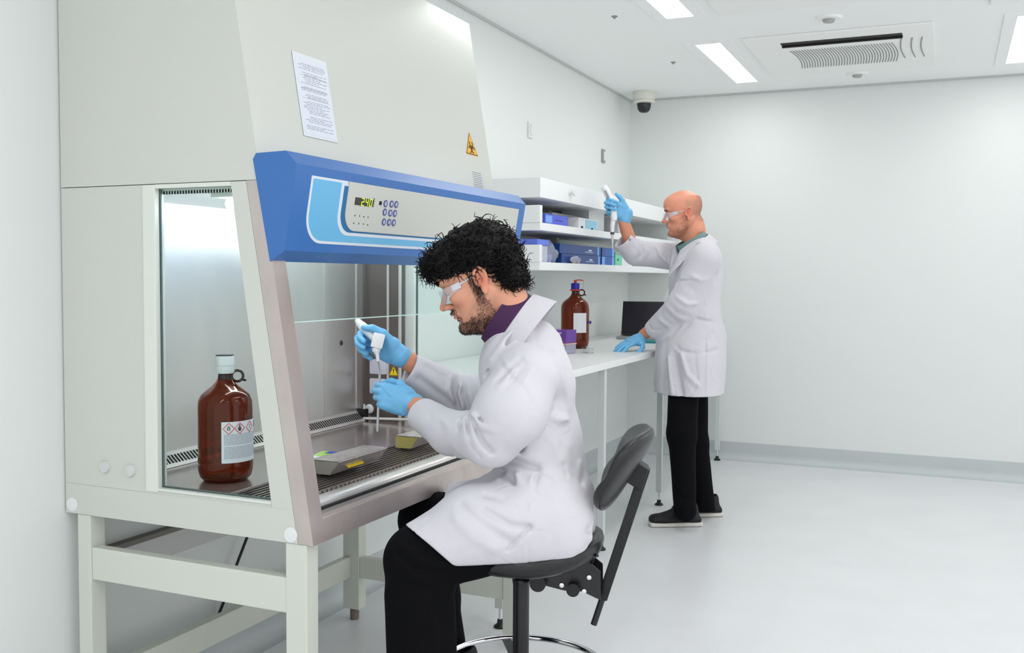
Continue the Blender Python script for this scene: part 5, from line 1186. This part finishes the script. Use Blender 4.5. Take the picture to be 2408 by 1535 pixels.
q, qn = surf_pts(F2, lambda L: (L[:, 0] > .05) & (np.abs(L[:, 1]) > .010) & (np.abs(L[:, 1]) < .048) & (np.abs(L[:, 2]-.138) < .0035), 450, 23, H2)
mw2(strands('eyebrow', BEARD, None, q-qn*.0008, np.array([_n(a*.1+H2.D(-.3, .5, .0)) for a in qn]), .006, .0004, seed=24, seg=3))
def crop2(L):
    x, y, z = L[:, 0], np.abs(L[:, 1]), L[:, 2]
    return (x < -.010) & (z > .065) & (z < .175+x*.1) & ~((x > -.045) & (y > .068) & (z < .14)) & (x < .0) | ((x < -.07) & (z < .19) & (z > .06))
q, qn = surf_pts(F2, crop2, 6500, 25, H2)
mw2(strands('hair', mat('hair_cropped', (140, 116, 100), .7), None, q-qn*.001, np.array([_n(a*.4+H2.D(-.3, 0, -.6)) for a in qn]), .0020, .0004, seed=26, seg=2))
glasses(H2, man2)
# shirt and collars
TEAL = mat('shirt_teal', (126, 158, 160), .8, var=.35, vscale=160, bump=.2, bscale=400, dist=.0006)
sf = Field(c2N-.2, c2N+.2, .005); sf.add(cone(c2N+cu2*.01, c2N-cu2*.09, .068, .10), .01); sf.cut(cone(c2N+cu2*.05, c2N-cu2*.02, .062, .056), .004)
sh2 = mw2(sf.build('shirt', TEAL)); cc = collar('shirt_collar', TEAL, None, c2N+cu2*.042, fd, m2l, cu2, .082, .084, .060, .012, gap=.2, point=.4); cc.parent = sh2
C2 = Field(A_(1600, 945, 5.3)-np.array((.62, .6, .0)), A_(1600, 520, 5.3)+np.array((.5, .6, .06)), .005)
torso2(C2, .018, .06); C2.add(cone(A_(1626, 800, 5.33), A_(1618, 960, 5.33), .150, .150, .80, m2f), .06)
for sgn in (-1, 1): C2.add(cone(A_(1622, 800, 5.33)+m2l*sgn*.05, A_(1617, 960, 5.33)+m2l*sgn*.08, .135, .150), .05)
S1, S2_ = A_(1660, 608, 5.14), A_(1606, 606, 5.50)
C2.add(cone(S1, S2_, .072, .07), .05)
A1 = C2.like(); A1.add(cone(S1, A_(1603, 720, 5.20), .080, .080), .03); A1.add(cone(A_(1603, 720, 5.20), A_(1532, 781, 5.385), .078, .054), .03)
def strokes2(F, L):
    for pts, r, a, t in L: F.stroke([A_(x, y, t) for x, y in pts], r, a*1.5, VD(*pts[0]), .4)
strokes2(A1, [([(1560, 700), (1590, 735), (1620, 745)], .016, .008, 5.12), ([(1555, 725), (1590, 755)], .013, .007, 5.16), ([(1600, 660), (1640, 690), (1670, 690)], .018, .007, 5.06), ([(1610, 640), (1650, 660), (1680, 655)], .015, -.007, 5.06), ([(1580, 690), (1615, 715), (1645, 715)], .014, -.008, 5.10), ([(1540, 745), (1575, 770)], .012, -.006, 5.22)])
A1.wobble(.002, 40, 31); A1.crease(.005, 30, 53, .35); w_, e_ = A_(1536, 779, 5.38), A_(1603, 720, 5.20); A1.hollow(w_, w_-e_, .043, depth=.03)
A2 = C2.like(); A2.add(cone(S2_, A_(1494, 594, 5.50), .078, .066), .03); A2.add(cone(A_(1494, 594, 5.50), A_(1462, 563, 5.46), .062, .058), .03)
strokes2(A2, [([(1500, 565), (1510, 595), (1495, 615)], .012, .010, 5.42), ([(1520, 560), (1530, 590), (1520, 620)], .012, .008, 5.42), ([(1550, 570), (1570, 600), (1590, 615)], .014, .010, 5.42), ([(1540, 570), (1552, 600), (1575, 622)], .010, -.008, 5.42), ([(1478, 560), (1490, 585), (1478, 605)], .010, .007, 5.40)])
A2.wobble(.002, 40, 32); A2.crease(.005, 30, 54, .35); w_, e_ = A_(1464, 565, 5.46), A_(1487, 592, 5.49); A2.hollow(w_, w_-e_, .044, depth=.05)
strokes2(C2, [([(1590, 812), (1600, 825), (1640, 832), (1690, 822)], .010, .007, 5.15), ([(1640, 750), (1700, 762)], .008, .008, 5.15), ([(1585, 830), (1595, 880), (1605, 928)], .014, .014, 5.15), ([(1570, 840), (1575, 890), (1580, 925)], .012, -.010, 5.17), ([(1600, 830), (1615, 880), (1640, 905)], .014, -.009, 5.13), ([(1660, 700), (1665, 790), (1662, 930)], .006, -.004, 5.13), ([(1680, 640), (1700, 700), (1695, 760)], .012, .007, 5.15),
    ([(1564, 650), (1580, 632), (1614, 606)], .006, .009, 5.25), ([(1562, 700), (1566, 640)], .008, .006, 5.25), ([(1565, 800), (1560, 860), (1556, 915)], .012, .006, 5.2), ([(1620, 760), (1585, 800), (1575, 820)], .010, .008, 5.14), ([(1690, 800), (1675, 780), (1660, 800)], .010, .006, 5.14)])
C2.wobble(.002, 30, 33, st=(1, 1, .4)); C2.crease(.0045, 18, 51, .3, st=(1, 1, .4)); C2.crease(.002, 45, 52, .35)
zz = onZ(1620, 931, .69)[2]; C2.plane((0, 0, .688), (0, 0, -1)); C2.cut(cone(A_(1620, 1000, 5.33), A_(1620, 935, 5.33), .115, .11), .004)
C2.merge(A2, .015); C2.merge(A1, .015); C2.cut(cone(c2N+cu2*.10, c2N-cu2*.03, .105, .085), .008); C2.cut(cone(c2N+fd*.10+cu2*.10, c2N+fd*.12-cu2*.05, .075, .028), .008)
coat2 = mw2(C2.build('lab_coat', COAT))
k2 = collar('coat_collar', COAT, None, c2N+cu2*.006, fd, m2l, cu2, .096, .098, .055, .024, gap=.7, th=.004, point=.2, lean=-.01); k2.parent = coat2
lp_ = [(1650, 560), (1632, 580), (1618, 600), (1600, 622), (1584, 636), (1570, 652)]; le_ = [(1622, 572), (1606, 592), (1596, 604), (1588, 618), (1578, 634), (1569, 656)]
v = []
for i, (a, b) in enumerate(zip(lp_, le_)):
    p = A_(a[0], a[1], 5.135+.018*i); q = A_(b[0], b[1], 5.19+.008*i); v += [p, q, q+_n(VD(*b))*.008, p+_n(VD(*a))*.008]
f = [(4*i+k, 4*i+4+k, 4*i+4+(k+1) % 4, 4*i+(k+1) % 4) for i in range(len(lp_)-1) for k in range(4)]+[(0, 1, 2, 3), (len(v)-1, len(v)-2, len(v)-3, len(v)-4)]
meshobj('lapel', v, f, COAT, coat2, smooth=True, sharp=50)
bt = MB().sph(A_(1481, 563, 5.395), .007, 10).build('cuff_button', mat('button_grey', (150, 150, 150), .4), coat2, smooth=True)
# trousers and shoes
T2 = Field(A_(1620, 1240, 5.3)-np.array((.35, .4, .02)), A_(1620, 880, 5.3)+np.array((.35, .4, .1)), .0055)
T2.add(cone(H1a, K1a, .084, .076), .02); T2.add(cone(K1a, A1a, .072, .056), .03); T2.add(cone(H1b, K1b, .085, .066), .02); T2.add(cone(K1b, A1b, .064, .058), .03); T2.add(cone(A1b, A1b-ZU*.04, .058, .06), .01)
T2.add(cone(A1a, A1a-ZU*.0, .058, .058), .01)
strokes2(T2, [([(1575, 1035), (1600, 1050), (1635, 1045)], .012, .007, 5.05), ([(1572, 1010), (1605, 1025), (1635, 1020)], .010, -.006, 5.05), ([(1590, 1165), (1610, 1175), (1630, 1170)], .010, .006, 5.06)])
T2.wobble(.002, 40, 34, st=(1, 1, .5)); T2.plane(A1a-ZU*.062, (0, 0, -1))
mw2(T2.build('trousers', TROU))
fa_ = onZ(1612, 1235, 0); mw2(shoe(fa_, m2f, 0, man2, L=.28)); fb_ = onZ(1662, 1212, 0); mw2(shoe(fb_, m2f, 0, man2, L=.28))
# gloves
u1 = _n(A_(1432, 827, 5.30)-A_(1510, 792, 5.42)); n1 = _n(ZU+.25*(-VD(1470, 810)))
hD = hand_field(A_(1508, 793, 5.425), u1, n1, -1, [(.12, .18, .12, .10), (.10, .15, .1, .02), (.10, .15, .1, -.06), (.12, .18, .12, -.15)], [(.75, .75, -.35, .045), (.9, .45, -.25, .034), (.95, .2, -.1, .026)], h=.0028, k=1.0, cuff=A_(1516, 787, 5.43), flare=.002)
mw2(hD.build('glove', GLOVE))
u2 = _n(A_(1432, 486, 5.44)-A_(1472, 500, 5.45)); n2_ = _n(VD(1450, 500)-.15*ZU)
hU = hand_field(A_(1472, 501, 5.45), u2, n2_, -1, [(1.0, 1.4, .5, .0), (1.05, 1.4, .5, .0), (1.1, 1.4, .5, .0), (1.1, 1.4, .5, .0)], [(.75, .8, -.15, .030), (1.05, .6, -.12, .024), (1.05, .4, -.05, .020)], h=.0026, k=1.1, cuff=A_(1469, 517, 5.45), flare=.002)
mw2(hU.build('glove', GLOVE))
pt2 = empty('pipette', tuple(A_(1436, 480, 5.40)), 'white pipette raised upright in the standing man\'s glove', 'pipette', 'pipettes in gloved hands')
def pw2(o): return world_child(o, pt2)
pw2(MB().tube([A_(1419, 438, 5.41), A_(1424, 446, 5.41), A_(1434, 466, 5.405), A_(1441, 482, 5.40)], [.016, .020, .020, .017], 16).build('handle', PW, smooth=True))
pw2(MB().tube([A_(1423, 448, 5.385), A_(1431, 464, 5.38)], [.006, .006], 8).build('display_strip', mat('strip_grey', (150, 146, 150), .5), smooth=True))
pw2(MB().tube([A_(1441, 482, 5.40), A_(1444, 512, 5.395), A_(1443, 518, 5.395)], [.016, .019, .017], 16).tube([A_(1442, 518, 5.395), A_(1440, 532, 5.395), A_(1440, 546, 5.395)], [.014, .0125, .010], 14).build('barrel', PW, smooth=True))
pw2(MB().tube([A_(1440, 546, 5.395), A_(1440, 551, 5.395)], .0115, 12).build('ring', mat('ring_dark', (70, 70, 74), .4), smooth=True))
pw2(MB().tube([A_(1440, 551, 5.395), A_(1440.5, 585, 5.395)], [.008, .0035], 12).build('tip', mat('milky_plastic', (225, 228, 230), .3), smooth=True))
